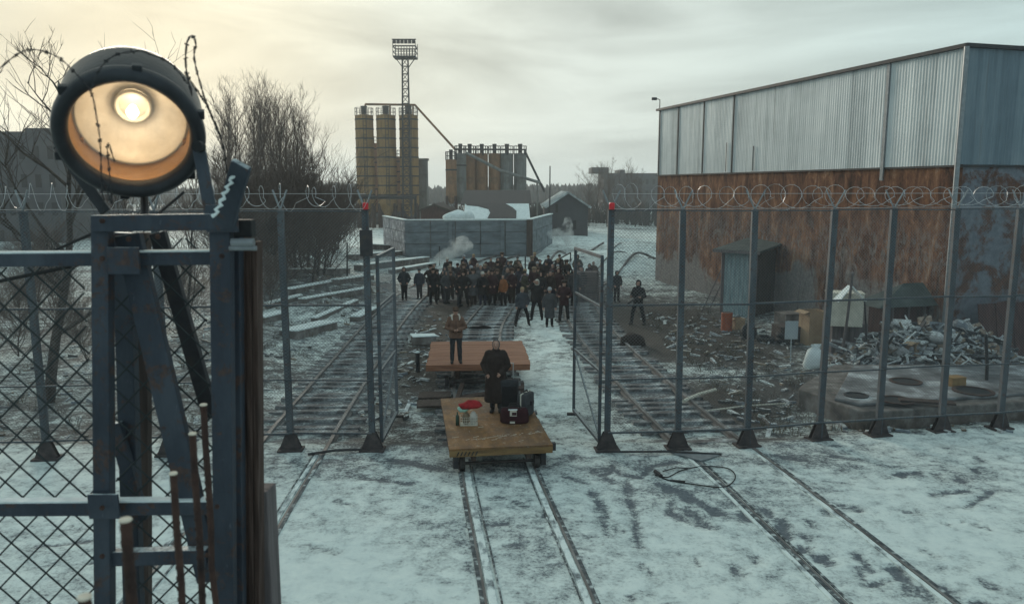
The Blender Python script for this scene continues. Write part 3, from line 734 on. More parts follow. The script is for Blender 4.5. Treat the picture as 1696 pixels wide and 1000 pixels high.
def person_proto(arms=('down', 'down'), stance=.1, stride=0.0, hem=.8, head='cap', fine=False, slim=1.0, collar=False, bend=0.0):
    """Body (one continuous skin), coat, trousers, two boots, headgear. Faces -Y, feet at the origin."""
    t = thing('person', 'person', 'person')
    vox = .010 if fine else .017
    hip, knee = .90, .49
    legs = {s: [V((s * .09, 0, hip)), V((s * (.09 + stance) / 1.0 * .8 + s * .015, -.03 + s * stride * .45, knee)), V((s * (.09 + stance * 1.15), .01 + s * stride, .09))] for s in (-1, 1)}
    arm = {}
    for s, k in zip((-1, 1), arms):
        e, w = ARMS[k]; arm[s] = [V((s * .18, 0, 1.41)), V((s * e[0], e[1], e[2])), V((s * w[0], w[1], w[2]))]
    b = MB()
    b.loft([(0, 0, .82, .1, .08), (0, .0, .90, .165, .11), (0, 0, 1.0, .155, .1), (0, 0, 1.1, .14, .095), (0, 0, 1.25, .165, .11), (0, 0, 1.38, .175, .1), (0, .01, 1.45, .1, .075), (0, .01, 1.5, .055, .055)])
    for s in (-1, 1):
        capsule(b, legs[s], [.088, .058, .042]); capsule(b, arm[s], [.058, .046, .032])
        L = legs[s][2]; capsule(b, [(L.x, L.y + .04, .045), (L.x + s * .015, L.y - .14, .035)], [.042, .035])
        w = arm[s][2]; d = (arm[s][2] - arm[s][1]).normalized()
        capsule(b, [w, w + d * .07], [.03, .036])                              # palm
    capsule(b, [(0, .01, 1.47), (0, 0, 1.56)], [.055, .052])
    b.ell((0, -.005, 1.625), (.075, .093, .112), 16, 12); b.ell((0, -.055, 1.555), (.045, .045, .042))       # skull, jaw
    b.tube([(0, -.088, 1.645), (0, -.112, 1.605), (0, -.095, 1.597)], [.009, .016, .012], 8)               # nose
    for s in (-1, 1): b.ell((s * .077, .005, 1.615), (.012, .022, .034), 8, 6)                              # ears
    me = tmp_remesh(b, vox if fine else .014, 2)
    fb = MB(); fb.add([v.co for v in me.vertices], [tuple(p.vertices) for p in me.polygons])
    for s in (-1, 1):                                                           # five separate fingers
        w = arm[s][2]; d = (arm[s][2] - arm[s][1]).normalized()
        side = d.cross(V((0, 1, 0)) if abs(d.y) < .8 else V((0, 0, 1))).normalized(); nrm = side.cross(d)
        curl = -nrm if nrm.y > 0 else nrm
        for q, (o, l) in enumerate(((-.027, .062), (-.009, .074), (.009, .07), (.026, .054))):
            p0 = w + d * .085 + side * o
            p1 = p0 + d * l * .45 + curl * .006; p2 = p1 + d * l * .3 + curl * .018; p3 = p2 + d * l * .16 + curl * .02
            fb.tube([p0, p1, p2, p3], [.0092, .0088, .008, .0055], 6)
        p0 = w + d * .03 - side * .03; fb.tube([p0, p0 - side * .022 + d * .03 + curl * .01, p0 - side * .026 + d * .055 + curl * .022], [.011, .0095, .007], 6)
    obj('body', fb.mesh('body', V((0, 0, 0)), True), M['skin'], t)
    # coat
    c = MB(); k = slim
    bot = [(0, 0, hem, .2 * k, .15 * k)] if hem > .7 else [(0, 0, hem, .235 * k + stance * .35, .19 * k), (0, 0, .7, .215 * k, .165 * k)]
    c.loft(bot + [(0, 0, .95, .195 * k, .145 * k), (0, 0, 1.1, .19 * k, .14 * k), (0, -.005, 1.28, .212 * k, .15 * k), (0, 0, 1.38, .2 * k, .13 * k), (0, .01, 1.45, .13, .105), (0, .015, 1.515, .078, .082)], 18)
    for s in (-1, 1):
        A_ = arm[s]; capsule(c, [A_[0] - V((s * .02, 0, .015)), A_[1], A_[2] - (A_[2] - A_[1]) * .06], [.088 * k, .073 * k, .058 * k])
    co = obj('coat', tmp_remesh(c, .013 if fine else .02, 3, .012, len(COL.objects)), CL['black'], t)
    if collar:
        cb = MB(); cb.tube([(-.1, -.11, 1.36), (-.125, -.05, 1.44), (-.1, .06, 1.5), (0, .1, 1.515), (.1, .06, 1.5), (.125, -.05, 1.44), (.1, -.11, 1.36)], [.02, .035, .04, .04, .04, .035, .02], 8)
        obj('collar', cb.mesh('collar', V((0, 0, 0)), True), CL['white fur'], t)
        zb = MB(); zb.box((0, -.158, 1.14), (.012, .012, .4)); 
        for s in (-1, 1): zb.box((s * .1, -.15, 1.0), (.09, .02, .012), s * .3)
        obj('zip', zb.mesh('zip'), CL['dark brown'], t)
    # trousers
    c = MB(); c.loft([(0, 0, .78, .13, .1), (0, 0, .88, .175, .125), (0, 0, 1.02, .17, .12)], 14)
    for s in (-1, 1):
        L = legs[s]; capsule(c, [L[0], L[1], L[2] + V((0, 0, .02))], [.098, .078, .066])
    obj('trousers', tmp_remesh(c, .013 if fine else .02, 3, .01, 3), CL['black'], t)
    for s in (-1, 1):
        L = legs[s][2]; c = MB()
        capsule(c, [(L.x, L.y + .05, .05), (L.x + s * .012, L.y - .09, .048), (L.x + s * .018, L.y - .17, .04)], [.05, .05, .042], 10); capsule(c, [(L.x, L.y + .015, .08), (L.x, L.y + .01, .24)], [.056, .062], 10)
        for i, p in enumerate(c.v): c.v[i] = (p[0], p[1], max(p[2], 0.0))
        obj('boot', c.mesh('boot', V((0, 0, 0)), True), M['rubber'], t)
    # headgear
    g = MB()
    if head in ('cap', 'flatcap'):
        g.shell([(.092, 1.645), (.097, 1.66), (.094, 1.7), (.08, 1.735), (.05, 1.757), (.001, 1.766)], 16, Matrix.Diagonal(V((.9, 1.06, 1))))
        g.shell([(.092, 1.645), (.1, 1.648), (.1, 1.668), (.096, 1.672)], 16, Matrix.Diagonal(V((.9, 1.06, 1))))
        if head == 'flatcap': g.loft([(0, -.075, 1.662, .075, .065), (0, -.085, 1.672, .07, .06)], 14)
    elif head == 'fur':
        g.loft([(0, .01, 1.655, .1, .115), (0, .01, 1.68, .125, .135), (0, .01, 1.73, .13, .14), (0, .01, 1.78, .105, .115), (0, .01, 1.795, .05, .06)], 16)
        for s in (-1, 1): g.ell((s * .092, .02, 1.6), (.025, .05, .065), 8, 6)
    elif head in ('hood', 'scarf'):
        n, kk = 20, 14; r = (.112, .128, .145) if head == 'hood' else (.092, .108, .125)
        vs = []; fs = []
        for i in range(kk + 1):
            th = PI * i / kk
            for j in range(n):
                ph = 2 * PI * j / n
                x, y, z = math.sin(th) * math.cos(ph), math.sin(th) * math.sin(ph), math.cos(th)
                wide = 1 + (.25 * max(0, -z - .3))
                vs.append((x * r[0] * wide, .008 + y * r[1] * wide, 1.625 + z * r[2]))
        for i in range(kk):
            for j in range(n):
                q = [vs[i * n + j], vs[i * n + (j + 1) % n], vs[(i + 1) * n + (j + 1) % n], vs[(i + 1) * n + j]]
                cy = sum(p[1] for p in q) / 4; cz = sum(p[2] for p in q) / 4; cx = sum(p[0] for p in q) / 4
                if cy < -.02 and abs(cx) < .082 and 1.525 < cz < 1.715: continue
                fs.append((i * n + j, i * n + (j + 1) % n, (i + 1) * n + (j + 1) % n, (i + 1) * n + j))
        g.add(vs, fs)
    else:
        g.shell([(.083, 1.63), (.088, 1.66), (.084, 1.7), (.068, 1.73), (.04, 1.745), (.001, 1.75)], 16, Matrix.Diagonal(V((.95, 1.1, 1))), (0, .012, 0))
        g.ell((0, .055, 1.62), (.078, .055, .09), 12, 8)
    o = obj({'cap': 'knit_hat', 'flatcap': 'flat_cap', 'fur': 'fur_hat', 'hood': 'hood', 'scarf': 'headscarf', 'hair': 'hair'}[head], g.mesh('headgear', V((0, 0, 0)), True), CL['dark brown'], t)
    if head in ('hood', 'scarf', 'cap', 'flatcap', 'hair'):
        md = o.modifiers.new('thick', 'SOLIDIFY'); md.thickness = .012; md.offset = 1
    if fine:
        for s in (-1, 1):
            e = MB(); e.ell((s * .03, -.088, 1.642), (.011, .008, .008), 8, 6); obj('eye', e.mesh('eye', V((0, 0, 0)), True), M['eye'], t)
        e = MB(); e.ell((0, -.098, 1.572), (.022, .008, .006), 10, 6); obj('mouth', e.mesh('mouth', V((0, 0, 0)), True), M['lip'], t)
    t['head'] = 0
    return t
def dress(p, coat, trousers, head):
    for ch in p.children:
        n = ch.name.split('.')[0]
        c = {'coat': coat, 'trousers': trousers}.get(n) or (head if n in ('knit_hat', 'flat_cap', 'fur_hat', 'hood', 'headscarf', 'hair') else None)
        if c:
            ch.material_slots[0].link = 'OBJECT'; ch.material_slots[0].material = CL[c]
HEADWORD = {'cap': 'knit hat', 'flatcap': 'flat cap', 'fur': 'fur hat', 'hood': 'raised hood', 'scarf': 'headscarf', 'hair': 'hair'}
PROTO = {}
def proto(*key):
    if key not in PROTO:
        arms, stance, stride, hem, head = key
        PROTO[key] = [person_proto(arms.split('+') if '+' in arms else (arms, arms), stance, stride, hem, head), False]
    return PROTO[key]
def place(key, x, y, rz, h, coat, trousers, headc, label, group=None):
    e = proto(*key)
    if not e[1]: p = e[0]; e[1] = True; p.location = (x, y, gz(x, y) + .0); p.rotation_euler = (0, 0, rz); p.scale = (h / 1.74,) * 3
    else: p = dup(e[0], (x, y, gz(x, y)), rz, None, None, h / 1.74)
    p['label'] = label
    if group: p['group'] = group
    elif 'group' in p: del p['group']
    dress(p, coat, trousers, headc); return p

# the two on the wagons
man = person_proto(('clasp', 'clasp'), .03, .0, .8, 'flatcap', True, 1.06, True)
man.location = (-1.62, 22.15, ZR); man.rotation_euler = (0, 0, .12); man.scale = (.93,) * 3
tag(man, 'person in brown padded jacket with pale collar standing on the planked wagon', 'person'); dress(man, 'jacket brown', 'charcoal', 'brown')
wom = person_proto(('pocket', 'front'), .0, .0, .26, 'scarf', True, 1.22)
wom.location = (-.37, 17.75, ZF); wom.rotation_euler = (0, 0, -.08); wom.scale = (.985,) * 3
tag(wom, 'person in long black coat and headscarf standing behind the luggage', 'person'); dress(wom, 'dark brown', 'charcoal', 'grey')

# people standing out in front of the crowd
FRONT = [
    (('pocket', .0, .0, .8, 'hood'), 670, 499, 0.1, 1.72, 'charcoal', 'black', 'charcoal', 'person in dark hooded jacket standing alone at the far left on the track'),
    (('down', .0, .02, .8, 'cap'), 695, 496, -.1, 1.6, 'slate blue', 'charcoal', 'dark grey', 'person in slate grey jacket between the hooded loner and a broad black coat'),
    (('pocket', .05, .04, .62, 'hair'), 718, 504, .25, 1.82, 'black', 'black', 'dark hair', 'broad person in black coat standing at the left edge of the crowd'),
    (('hips', .08, .1, .8, 'hair'), 768, 508, -.2, 1.8, 'black', 'black', 'dark hair', 'person in short black jacket, legs apart, beside the plank behind the flat cap wearer'),
    (('front', .04, .05, .6, 'fur'), 815, 506, .1, 1.8, 'maroon', 'black', 'dark brown', 'person in dark maroon coat standing between the centre rails'),
    (('down+pocket', .19, .05, .8, 'hair'), 865, 539, .15, 1.66, 'slate blue', 'black', 'fair hair', 'person in slate jacket with legs planted wide right of the centre track'),
    (('up+down', .1, .12, .8, 'hood'), 889, 530, -.2, 1.82, 'black', 'black', 'cream', 'person with a pale hood and one raised arm in front of the crowd'),
    (('down', .02, .0, .4, 'cap'), 910, 541, .05, 1.68, 'dark grey', 'black', 'pale grey', 'person in long grey overcoat and pale knit hat before the crowd'),
    (('hold', .07, .05, .72, 'fur'), 934, 534, -.15, 1.85, 'maroon', 'black', 'dark brown', 'person in maroon coat beside the grey overcoat, hands held out'),
    (('hold', .12, .1, .78, 'hood'), 1056, 537, -.5, 1.92, 'black', 'black', 'black', 'person in black hooded jacket with a long gun near the right fence'),
    (('pocket', .02, .0, .8, 'hood'), 1021, 500, .3, 1.62, 'charcoal', 'black', 'charcoal', 'person in charcoal jacket half hidden behind the right gate post'),
]
pp = []
for key, px, py, rz, h, c, tr, hc, lab in FRONT:
    g = G(px, py, YD); pp.append(place(key, g.x, g.y, rz, h, c, tr, hc, lab))
gun = pp[9]
mb = MB(); gx, gy = gun.location.x, gun.location.y
mb.bar((gx - .25, gy - .33, 1.02), (gx + .2, gy - .36, 1.3), .05, .06).tube([(gx + .2, gy - .36, 1.3), (gx + .62, gy - .38, 1.55)], .014, 6).bar((gx - .5, gy - .31, .84), (gx - .25, gy - .33, 1.02), .045, .1).bar((gx - .06, gy - .34, 1.12), (gx - .02, gy - .36, .95), .03, .05)
one('rifle', mb, M['steel_dark'], 'dark rifle held by the hooded person near the right fence', 'rifle')

# the crowd: rows behind one another
rs = random.Random(21)
KEYS = [('down', .0, .03, .6, 'cap'), ('pocket', .0, .0, .42, 'scarf'), ('pocket', .03, .02, .8, 'hair'), ('front', .0, .0, .5, 'fur'), ('pocket', .0, .0, .8, 'hood'),
        ('clasp', .02, .0, .62, 'cap'), ('hips', .04, .03, .8, 'fur'), ('down', .0, .0, .42, 'hood'), ('front', .0, .02, .62, 'hair'), ('down', .02, .04, .8, 'scarf')]
COATS = ['black', 'dark brown', 'charcoal', 'maroon', 'navy', 'dark brown', 'olive', 'dark grey', 'black', 'black', 'charcoal', 'brown']
ROWS = [('front', 39.2, -3.5, 3.3, 12), ('second', 40.6, -4.4, 3.7, 14), ('third', 42.0, -4.6, 4.2, 15), ('fourth', 43.6, -4.6, 4.6, 15), ('fifth', 45.6, -4.0, 5.0, 13), ('last', 49.0, -3.6, 4.4, 9)]
ORD = ['leftmost', 'second from left', 'third from left', 'fourth from left', 'fifth from left', 'sixth from left', 'seventh from left', 'eighth from left', 'ninth from left', 'tenth from left', 'eleventh from left', 'twelfth from left', 'thirteenth from left', 'fourteenth from left', 'fifteenth from left']
special = {('front', 5): ('rust orange', 'front'), ('second', 8): ('lilac grey', None), ('third', 2): ('grey', None), ('front', 2): ('grey', None), ('fourth', 7): ('slate blue', None), ('second', 4): ('grey', None)}
for row, y, xa, xb, n in ROWS:
    for i in range(n):
        x = xa + (xb - xa) * (i + .5) / n + rs.uniform(-.24, .24); yy = y + rs.uniform(-.75, .75)
        key = rs.choice(KEYS); coat = rs.choice(COATS)
        if (row, i) in special: coat = special[(row, i)][0]
        if (row, i) == ('front', 5): key = KEYS[9]
        hc = rs.choice({'cap': ['dark grey', 'pale grey', 'maroon', 'cream'], 'flatcap': ['dark brown'], 'fur': ['dark brown', 'brown', 'tan'], 'hood': [coat], 'scarf': ['tan', 'grey', 'cream', 'brown'], 'hair': ['dark hair', 'dark hair', 'fair hair']}[key[4]])
        hw = HEADWORD[key[4]]
        desc = 'hood up' if hw == 'raised hood' else (('%s' % hc) if 'hair' in hc else ('%s %s' % (hc.replace('dark ', 'dark ').replace('dark brown', 'dark').replace('dark grey', 'grey').replace('pale grey', 'pale'), hw)))
        pos = 'rightmost' if i == n - 1 else ORD[i]
        place(key, x, yy, rs.uniform(-.9, .9), rs.uniform(1.5, 1.86), coat, rs.choice(['black', 'charcoal', 'navy', 'dark brown']), hc,
              'person in %s coat, %s, %s in the crowd\'s %s row' % (coat, desc, pos, row), 'people standing in the crowd')

# ------------------------------------------------------------------ luggage on the front wagon
def wz(px, py): return G(px, py, ZF + .0)
b0 = wz(843, 682)
s_ = thing('suitcase', 'tall black trolley suitcase with its handle pulled up', 'suitcase', b0, .05)
def pb(nm, mb, m, par, bevel=.02, smooth=False): return obj(nm, mb.mesh(nm, V((0, 0, 0)), smooth), m, par, bevel)
mb = MB(); mb.box((0, 0, .42), (.44, .27, .74)); pb('case_body', mb, CL['charcoal'], s_, .05)
mb = MB(); mb.box((0, -.15, .4), (.34, .04, .5)); pb('front_pocket', mb, CL['black'], s_, .018)
mb = MB(); mb.tube([(-.1, .05, .78), (-.1, .05, 1.16), (.1, .05, 1.16), (.1, .05, .78)], .014, 8); pb('pull_handle', mb, M['razor'], s_, 0)
mb = MB(); mb.tube([(-.09, -.03, .79), (-.07, -.03, .83), (.07, -.03, .83), (.09, -.03, .79)], .013, 6); pb('grip', mb, M['rubber'], s_, 0)
for s in (-1, 1):
    mb = MB(); mb.lathe([(.045, -.02), (.045, .02)], 14, Matrix.Rotation(PI / 2, 3, 'Y'), (s * .17, .09, .046)); pb('castor', mb, M['rubber'], s_, 0)
b1 = wz(869, 690)
s_ = thing('suitcase', 'grey hard suitcase with pale edge right of the tall black one', 'suitcase', (b1.x + .02, b1.y + .08, ZF), -.5)
mb = MB(); mb.box((0, 0, .28), (.24, .46, .54)); pb('case_body', mb, CL['dark grey'], s_, .05)
mb = MB(); mb.box((-.005, 0, .28), (.03, .48, .56)); pb('edge_band', mb, M['cream'], s_, .008)
mb = MB(); mb.tube([(0, -.09, .55), (0, -.07, .6), (0, .07, .6), (0, .09, .55)], .014, 8); pb('grip', mb, M['rubber'], s_, 0)
mb = MB(); mb.box((0.03, -.05, .556), (.05, .1, .012)); pb('luggage_tag', mb, CL['dark grey'], s_, .003)
mb = MB(); mb.box((.14, .06, .32), (.05, .12, .1)); pb('side_latch', mb, M['steel_dark'], s_, .01)
b2 = wz(852, 702)
s_ = thing('travel_bag', 'dark burgundy travel bag with white tags in front of the suitcases', 'bag', (b2.x, b2.y + .12, ZF), -.03)
mb = MB(); mb.loft([(0, 0, .0, .29, .13), (0, 0, .03, .32, .16), (0, 0, .18, .325, .165), (0, 0, .3, .3, .12), (0, 0, .35, .24, .06)], 24); o = pb('bag_body', mb, CL['burgundy'], s_, .01, True)
mb = MB()
for y in (-.06, .06): mb.tube([(-.14, y, .32), (-.1, y * 1.4, .42), (.1, y * 1.4, .42), (.14, y, .32)], .013, 8)
pb('handle', mb, M['rubber'], s_, 0)
mb = MB(); mb.bar((-.3, 0, .352), (.3, 0, .352), .02, .012); pb('zip', mb, M['steel_dark'], s_, 0)
mb = MB(); mb.box((-.02, -.172, .26), (.15, .012, .13)); pb('paper_tag', mb, M['cream'], s_, .003)
mb = MB(); mb.box((.0, -.1785, .25), (.10, .004, .07)); o = pb('tag_window', mb, CL['burgundy'], s_, 0)
mb = MB(); mb.box((-.03, -.165, .34), (.2, .03, .02), .1); pb('white_ribbon', mb, M['frost'], s_, .003)
mb = MB(); mb.box((-.04, -.168, .05), (.11, .015, .045), .08); pb('lower_label', mb, M['cream'], s_, .003)
b3 = wz(776, 706)
s_ = thing('wire_basket', 'pale wire basket packed with wrapped parcels on the front wagon', 'basket', (b3.x, b3.y + .16, ZF), .06)
mb = MB()
for z in (.01, .07, .13, .19): mb.tube([(-.19, -.13, z), (.19, -.13, z), (.19, .13, z), (-.19, .13, z), (-.19, -.13, z)], .005, 4)
for i in range(9):
    x = -.19 + i * .0475
    for y in (-.13, .13): mb.tube([(x, y, .005), (x, y, .19)], .0035, 4)
for i in range(6):
    y = -.13 + i * .052
    for x in (-.19, .19): mb.tube([(x, y, .005), (x, y, .19)], .0035, 4)
mb.box((0, 0, .006), (.38, .26, .008))
pb('wire_frame', mb, M['cream'], s_, 0)
def crumple(mb, amp, f=9):
    for i, p in enumerate(mb.v):
        q = V(p); mb.v[i] = tuple(q + V((mnoise.noise(q * f), mnoise.noise(q * f + V((7, 0, 0))), mnoise.noise(q * f + V((0, 9, 0))))) * amp)
    return mb
parcels = ((.1, .0, .24, .17, .2, .24, 'cream', 'cream wrapped parcel standing on the right in the wire basket'), (-.07, .03, .22, .15, .18, .22, 'tan', 'tan wrapped parcel standing on the left in the wire basket'))
for dx, dy, dz, a, b, c, m, lab in parcels:
    p = MB(); p.ell((b3.x + dx, b3.y + .16 + dy, ZF + .012 + dz / 2 + .0), (a / 2, b / 2, dz / 2 + .05), 14, 10); crumple(p, .02, 12)
    one('parcel', p, CL[m], lab, 'parcel', 'parcels in the basket', True)
p = MB(); p.loft([(b3.x - .12, b3.y + .2, ZF + .3, .1, .1), (b3.x - .12, b3.y + .2, ZF + .36, .13, .11), (b3.x - .11, b3.y + .2, ZF + .385, .1, .08)], 14); crumple(p, .03, 10)
one('folded_towel', p, CL['mint'], 'folded mint green towel on top of the wire basket', 'towel', None, True)
p = MB(); p.lathe([(.038, 0), (.04, .02), (.04, .2), (.016, .25), (.015, .3), (.001, .302)], 14, None, (b3.x - .25, b3.y + .1, ZF)); one('bottle', p, M['glassy'], 'dark green bottle standing left of the wire basket', 'bottle', None, True)
p = MB(); p.loft([(b3.x + .03, b3.y + .17, ZF + .385, .2, .14), (b3.x + .03, b3.y + .17, ZF + .43, .27, .17), (b3.x + .05, b3.y + .18, ZF + .5, .18, .12), (b3.x + .06, b3.y + .18, ZF + .55, .06, .05)], 20); crumple(p, .04, 8)
one('red_cloth', p, CL['red'], 'crumpled bright red cloth lying on top of the parcels', 'cloth', None, True)

# ------------------------------------------------------------------ foreground: searchlight tower
TY = 3.2
def pbar(mb, p0, p1, Y0, wpx, dpt=None, Y1=None):
    a = A(p0[0], p0[1], Y0); b = A(p1[0], p1[1], Y1 or Y0); w = wpx * Y0 / F
    mb.bar(a, b, w, dpt or w, (0, 1, 0)); return mb
def to_ground(a, b):
    t = (0 - a.z) / (b.z - a.z); return a + (b - a) * t
tw = thing('searchlight_tower', 'blue grey steel tower frame carrying the lit searchlight', 'tower', (A(270, 1000, TY).x, TY, 0))
for x0, x1, Y, w, m, top in ((170, 174, 3.2, 29, 'steel_blue', 357), (367, 374, 3.2, 34, 'steel_blue', 352), (238, 240, 3.95, 19, 'dark_board', 385), (205, 222, 3.5, 30, 'steel_blue', 385), (392, 398, 3.3, 16, 'steel_blue', 372)):
    a = A(x0, top, Y); b = to_ground(a, A(x1, 1000, Y)); mb = MB(); mb.bar(a, b, w * Y / F, .055, (0, 1, 0)); mb.build('leg', M[m], tw, bevel=.004)
def beam(nm, p0, p1, Y, hpx, dep, m='steel_blue', Y1=None, frost=False):
    a, b = A(p0[0], p0[1], Y), A(p1[0], p1[1], Y1 or Y); mb = MB(); mb.bar(a, b, dep, hpx * Y / F, (0, 0, 1)); o = mb.build(nm, M[m], tw, bevel=.004)
    if frost:
        h = hpx * Y / F / 2; f = MB(); f.bar(a + V((0, 0, h + .0035)), b + V((0, 0, h + .0035)), dep * .96, .007); f.build('frost_edge', M['frost'], o)
    return o
beam('top_beam', (156, 370), (390, 367), 3.17, 27, .05)
beam('cross_rail', (-160, 432), (352, 427), 3.24, 22, .05, frost=True)
beam('cross_rail', (-160, 842), (362, 838), 3.24, 24, .05, frost=True)
beam('cross_rail', (186, 922), (345, 918), 3.22, 26, .05)
for p0, p1, Y, w, m in (((213, 388), (348, 960), 3.26, 42, 'steel_blue'), ((262, 385), (350, 690), 3.6, 26, 'steel_dark'), ((190, 700), (235, 860), 3.45, 22, 'steel_blue')):
    mb = MB(); pbar(mb, p0, p1, Y, w, .04); mb.build('brace', M[m], tw, bevel=.004)
mb = MB(); a = A(400, 272, 2.95); b = A(372, 372, 3.1); mb.bar(a, b, .075, .03, (0, 1, 0)); arm_o = mb.build('tilted_arm', M['steel_blue'], tw, bevel=.006)
fz = MB()
pts = [A(392 - 0.9 * i + 5 * math.sin(i * 2.2), 292 + i * 3.6, 2.97) - V((.02, 0, 0)) for i in range(20)]
pts = [A(388 - 1.75 * i + 3.5 * math.sin(i * 1.9), 288 + i * 3.7, 2.97) for i in range(20)]
fz.tube(pts, [.004 + .004 * abs(math.sin(i * 1.9)) for i in range(20)], 6); fz.build('frost_edge', M['frost'], arm_o)
mb = MB(); mb.box(A(405, 378, 3.2), (.075, .06, .07)); mb.build('junction_box', M['rubber'], tw, bevel=.005)
mb = MB(); q = A(402, 402, 3.15); mb.tube([q - V((.045, 0, 0)), q + V((.045, 0, 0))], .018, 10).tube([q - V((.055, 0, .022)), q + V((.055, 0, -.022))], .01, 8); mb.build('insulator', M['galv'], tw)
for p0, p1, w in (((-60, 478), (118, 441), 7), ((60, 428), (162, 383), 5)):
    mb = MB(); mb.tube([A(p0[0], p0[1], 3.5), A(p1[0], p1[1], 3.4)], w * 3.4 / F / 2, 6); mb.build('guy_rod', M['rubber'], tw)
for (x0, x1), (ya, yb) in (((-160, 157), (443, 1030)), ((186, 352), (395, 1030))):
    mb = MB(); a = A(x0, 700, 3.36); b = A(x1, 700, 3.36); z1 = A(0, ya, 3.36).z; z0 = A(0, yb, 3.36).z - 1.2
    chainlink(mb, V((a.x, 3.36, 0)), V((b.x, 3.36, 0)), z0, z1, .145, .0042, 5); mb.build('mesh_panel', M['wire_dark'], tw)
for px, py in ((170, 366), (170, 428), (170, 840), (170, 920), (367, 366), (368, 424), (360, 838), (344, 918), (214, 396), (262, 392)):
    q = A(px, py, 3.13); mb = MB(); mb.lathe([(.011, 0), (.011, .008), (.006, .012), (.001, .012)], 6, Matrix.Rotation(PI / 2, 3, 'X'), q); mb.build('bolt', M['rusty'], tw)
for px, py in ((172, 838), (368, 362), (205, 432)):
    q = A(px, py, 3.155); mb = MB(); mb.box(q, (.13, .012, .11)); mb.build('gusset_plate', M['steel_blue'], tw, bevel=.003)
# timber post and the concrete stump with reinforcing bars
mb = MB(); a = A(411, 388, 3.36); b = to_ground(a, A(416, 1000, 3.36)); 
for k in range(4): mb.bar(a + V((-.036 + k * .024, (k % 2) * .006, -.01 * k)), b + V((-.04 + k * .027, (k % 2) * .006, 0)), .0225, .08, (0, 1, 0))
one('timber_post', mb, M['post_wood'], 'dark rust brown timber post right of the searchlight tower', 'post', None, bevel=.004)
mb = MB(); q = A(436, 812, 3.42); mb.prism([(q.x - .06, 3.40), (q.x + .022, 3.40), (q.x + .03, 3.52), (q.x - .06, 3.52)], 0, q.z); mb.prism([(q.x - .12, 3.41), (q.x - .061, 3.41), (q.x - .061, 3.52), (q.x - .12, 3.52)], 0, q.z - .03)
one('grey_stump', mb, M['grey_wood'], 'weathered purple grey plank stump at the foot of the timber post', 'post', None, bevel=.006)
pr = thing('rebar_pier', 'concrete pier edge with a receding row of upright rusty bars', 'pier', (-.98, 2.2, 0))
mb = MB(); mb.box((-1.0, 2.2, 1.85), (.5, 2.1, 3.7)); mb.build('pier_block', M['concrete'], pr, bevel=.02)
for px, py, Y, r, snow in ((140, 990, 1.5, .0125, 1), (208, 862, 1.7, .0125, 1), (287, 785, 2.2, .0105, 1), (319, 719, 2.5, .0115, 1), (337, 671, 3.0, .0125, 1)):
    p = A(px, py, Y); mb = MB(); pts = [V((p.x + (.012 * math.sin(i * 2.0 + Y)) * (8 - i) / 8, p.y, 3.6 + (p.z - 3.6) * i / 8)) for i in range(9)]
    mb.tube(pts, r, 10)
    for i in range(40):
        z = 3.6 + (p.z - 3.6) * (i + .5) / 40; mb.tube([(p.x, p.y, z - .004), (p.x, p.y, z + .004)], r * 1.13, 8) if z > 4.4 else None
    o = mb.build('rebar', M['rusty'], pr)
    cpm = MB(); cpm.lathe([(r * 1.12, 0), (r * 1.18, .003), (r * 1.0, .006), (.001, .007)], 12, None, p); cpm.build('pale_tip', M['cut_end'], o)

# searchlight
LC = A(217, 216, 3.2)
az = math.atan2(-LC.y + .1, -LC.x * .80); el = math.radians(-30)
ax = V((math.cos(az) * math.cos(el), math.sin(az) * math.cos(el), math.sin(el)))
zax = ax.normalized(); xax = V((0, 0, 1)).cross(zax).normalized(); yax = zax.cross(xax)
RM = Matrix((xax, yax, zax)).transposed()
sl_ = thing('searchlight', 'big round black searchlight glowing warm on the tower top', 'searchlight', LC - V((0, 0, .36)))
R0 = .272
mb = MB(); mb.lathe([(R0 * .97, .05), (R0, .02), (R0 * 1.0, -.17), (R0 * .93, -.24), (R0 * .7, -.32), (R0 * .3, -.35), (.001, -.352)], 56, RM, LC)
mb.f = [f for f in mb.f if len(f) == 4]; mb.build('housing', M['black'], sl_, True)
mb = MB(); mb.lathe([(R0 * .80, .03), (R0 * .83, .062), (R0 * .92, .078), (R0 * 1.0, .065), (R0 * 1.03, .03), (R0 * 1.0, .0), (R0 * .82, .0), (R0 * .80, .03)], 56, RM, LC)
mb.f = [f for f in mb.f if len(f) == 4]; rim = mb.build('rim', M['black'], sl_, True)
for k in range(6):
    cl = MB(); a_ = k * PI / 3 + .35; cl.box(LC + RM @ V((R0 * 1.02 * math.cos(a_), R0 * 1.02 * math.sin(a_), .035)), (.035, .035, .03), 0, RM)
    cl.build('clamp', M['black'], rim, bevel=.004)
mb = MB(); mb.shell([(R0 * .815, .03), (R0 * .80, -.02), (R0 * .80, -.14)], 56, RM, LC); mb.build('inner_wall', M['brass'], sl_, True)
def reflector():
    t = NT('hammered_reflector'); n = t.noise(t.coord('Object'), 7, 5, .6)
    c = t.ramp(n, [(.3, (.55, .50, .42)), (.7, (.78, .73, .64))])
    t.bsdf(c, .5, .35, n, .15, .01); return t.m
mb = MB(); mb.shell([(R0 * .80, -.115), (R0 * .78, -.118), (R0 * .72, -.155), (R0 * .55, -.21), (R0 * .35, -.24), (R0 * .2, -.25), (.001, -.25)], 56, RM, LC); mb.build('reflector', reflector(), sl_, True)
mb = MB(); mb.lathe([(R0 * .79, -.108), (R0 * .765, -.102), (R0 * .745, -.108), (R0 * .765, -.116), (R0 * .79, -.108)], 56, RM, LC); mb.f = [f for f in mb.f if len(f) == 4]; mb.build('reflector_ring', M['cream'], sl_, True)
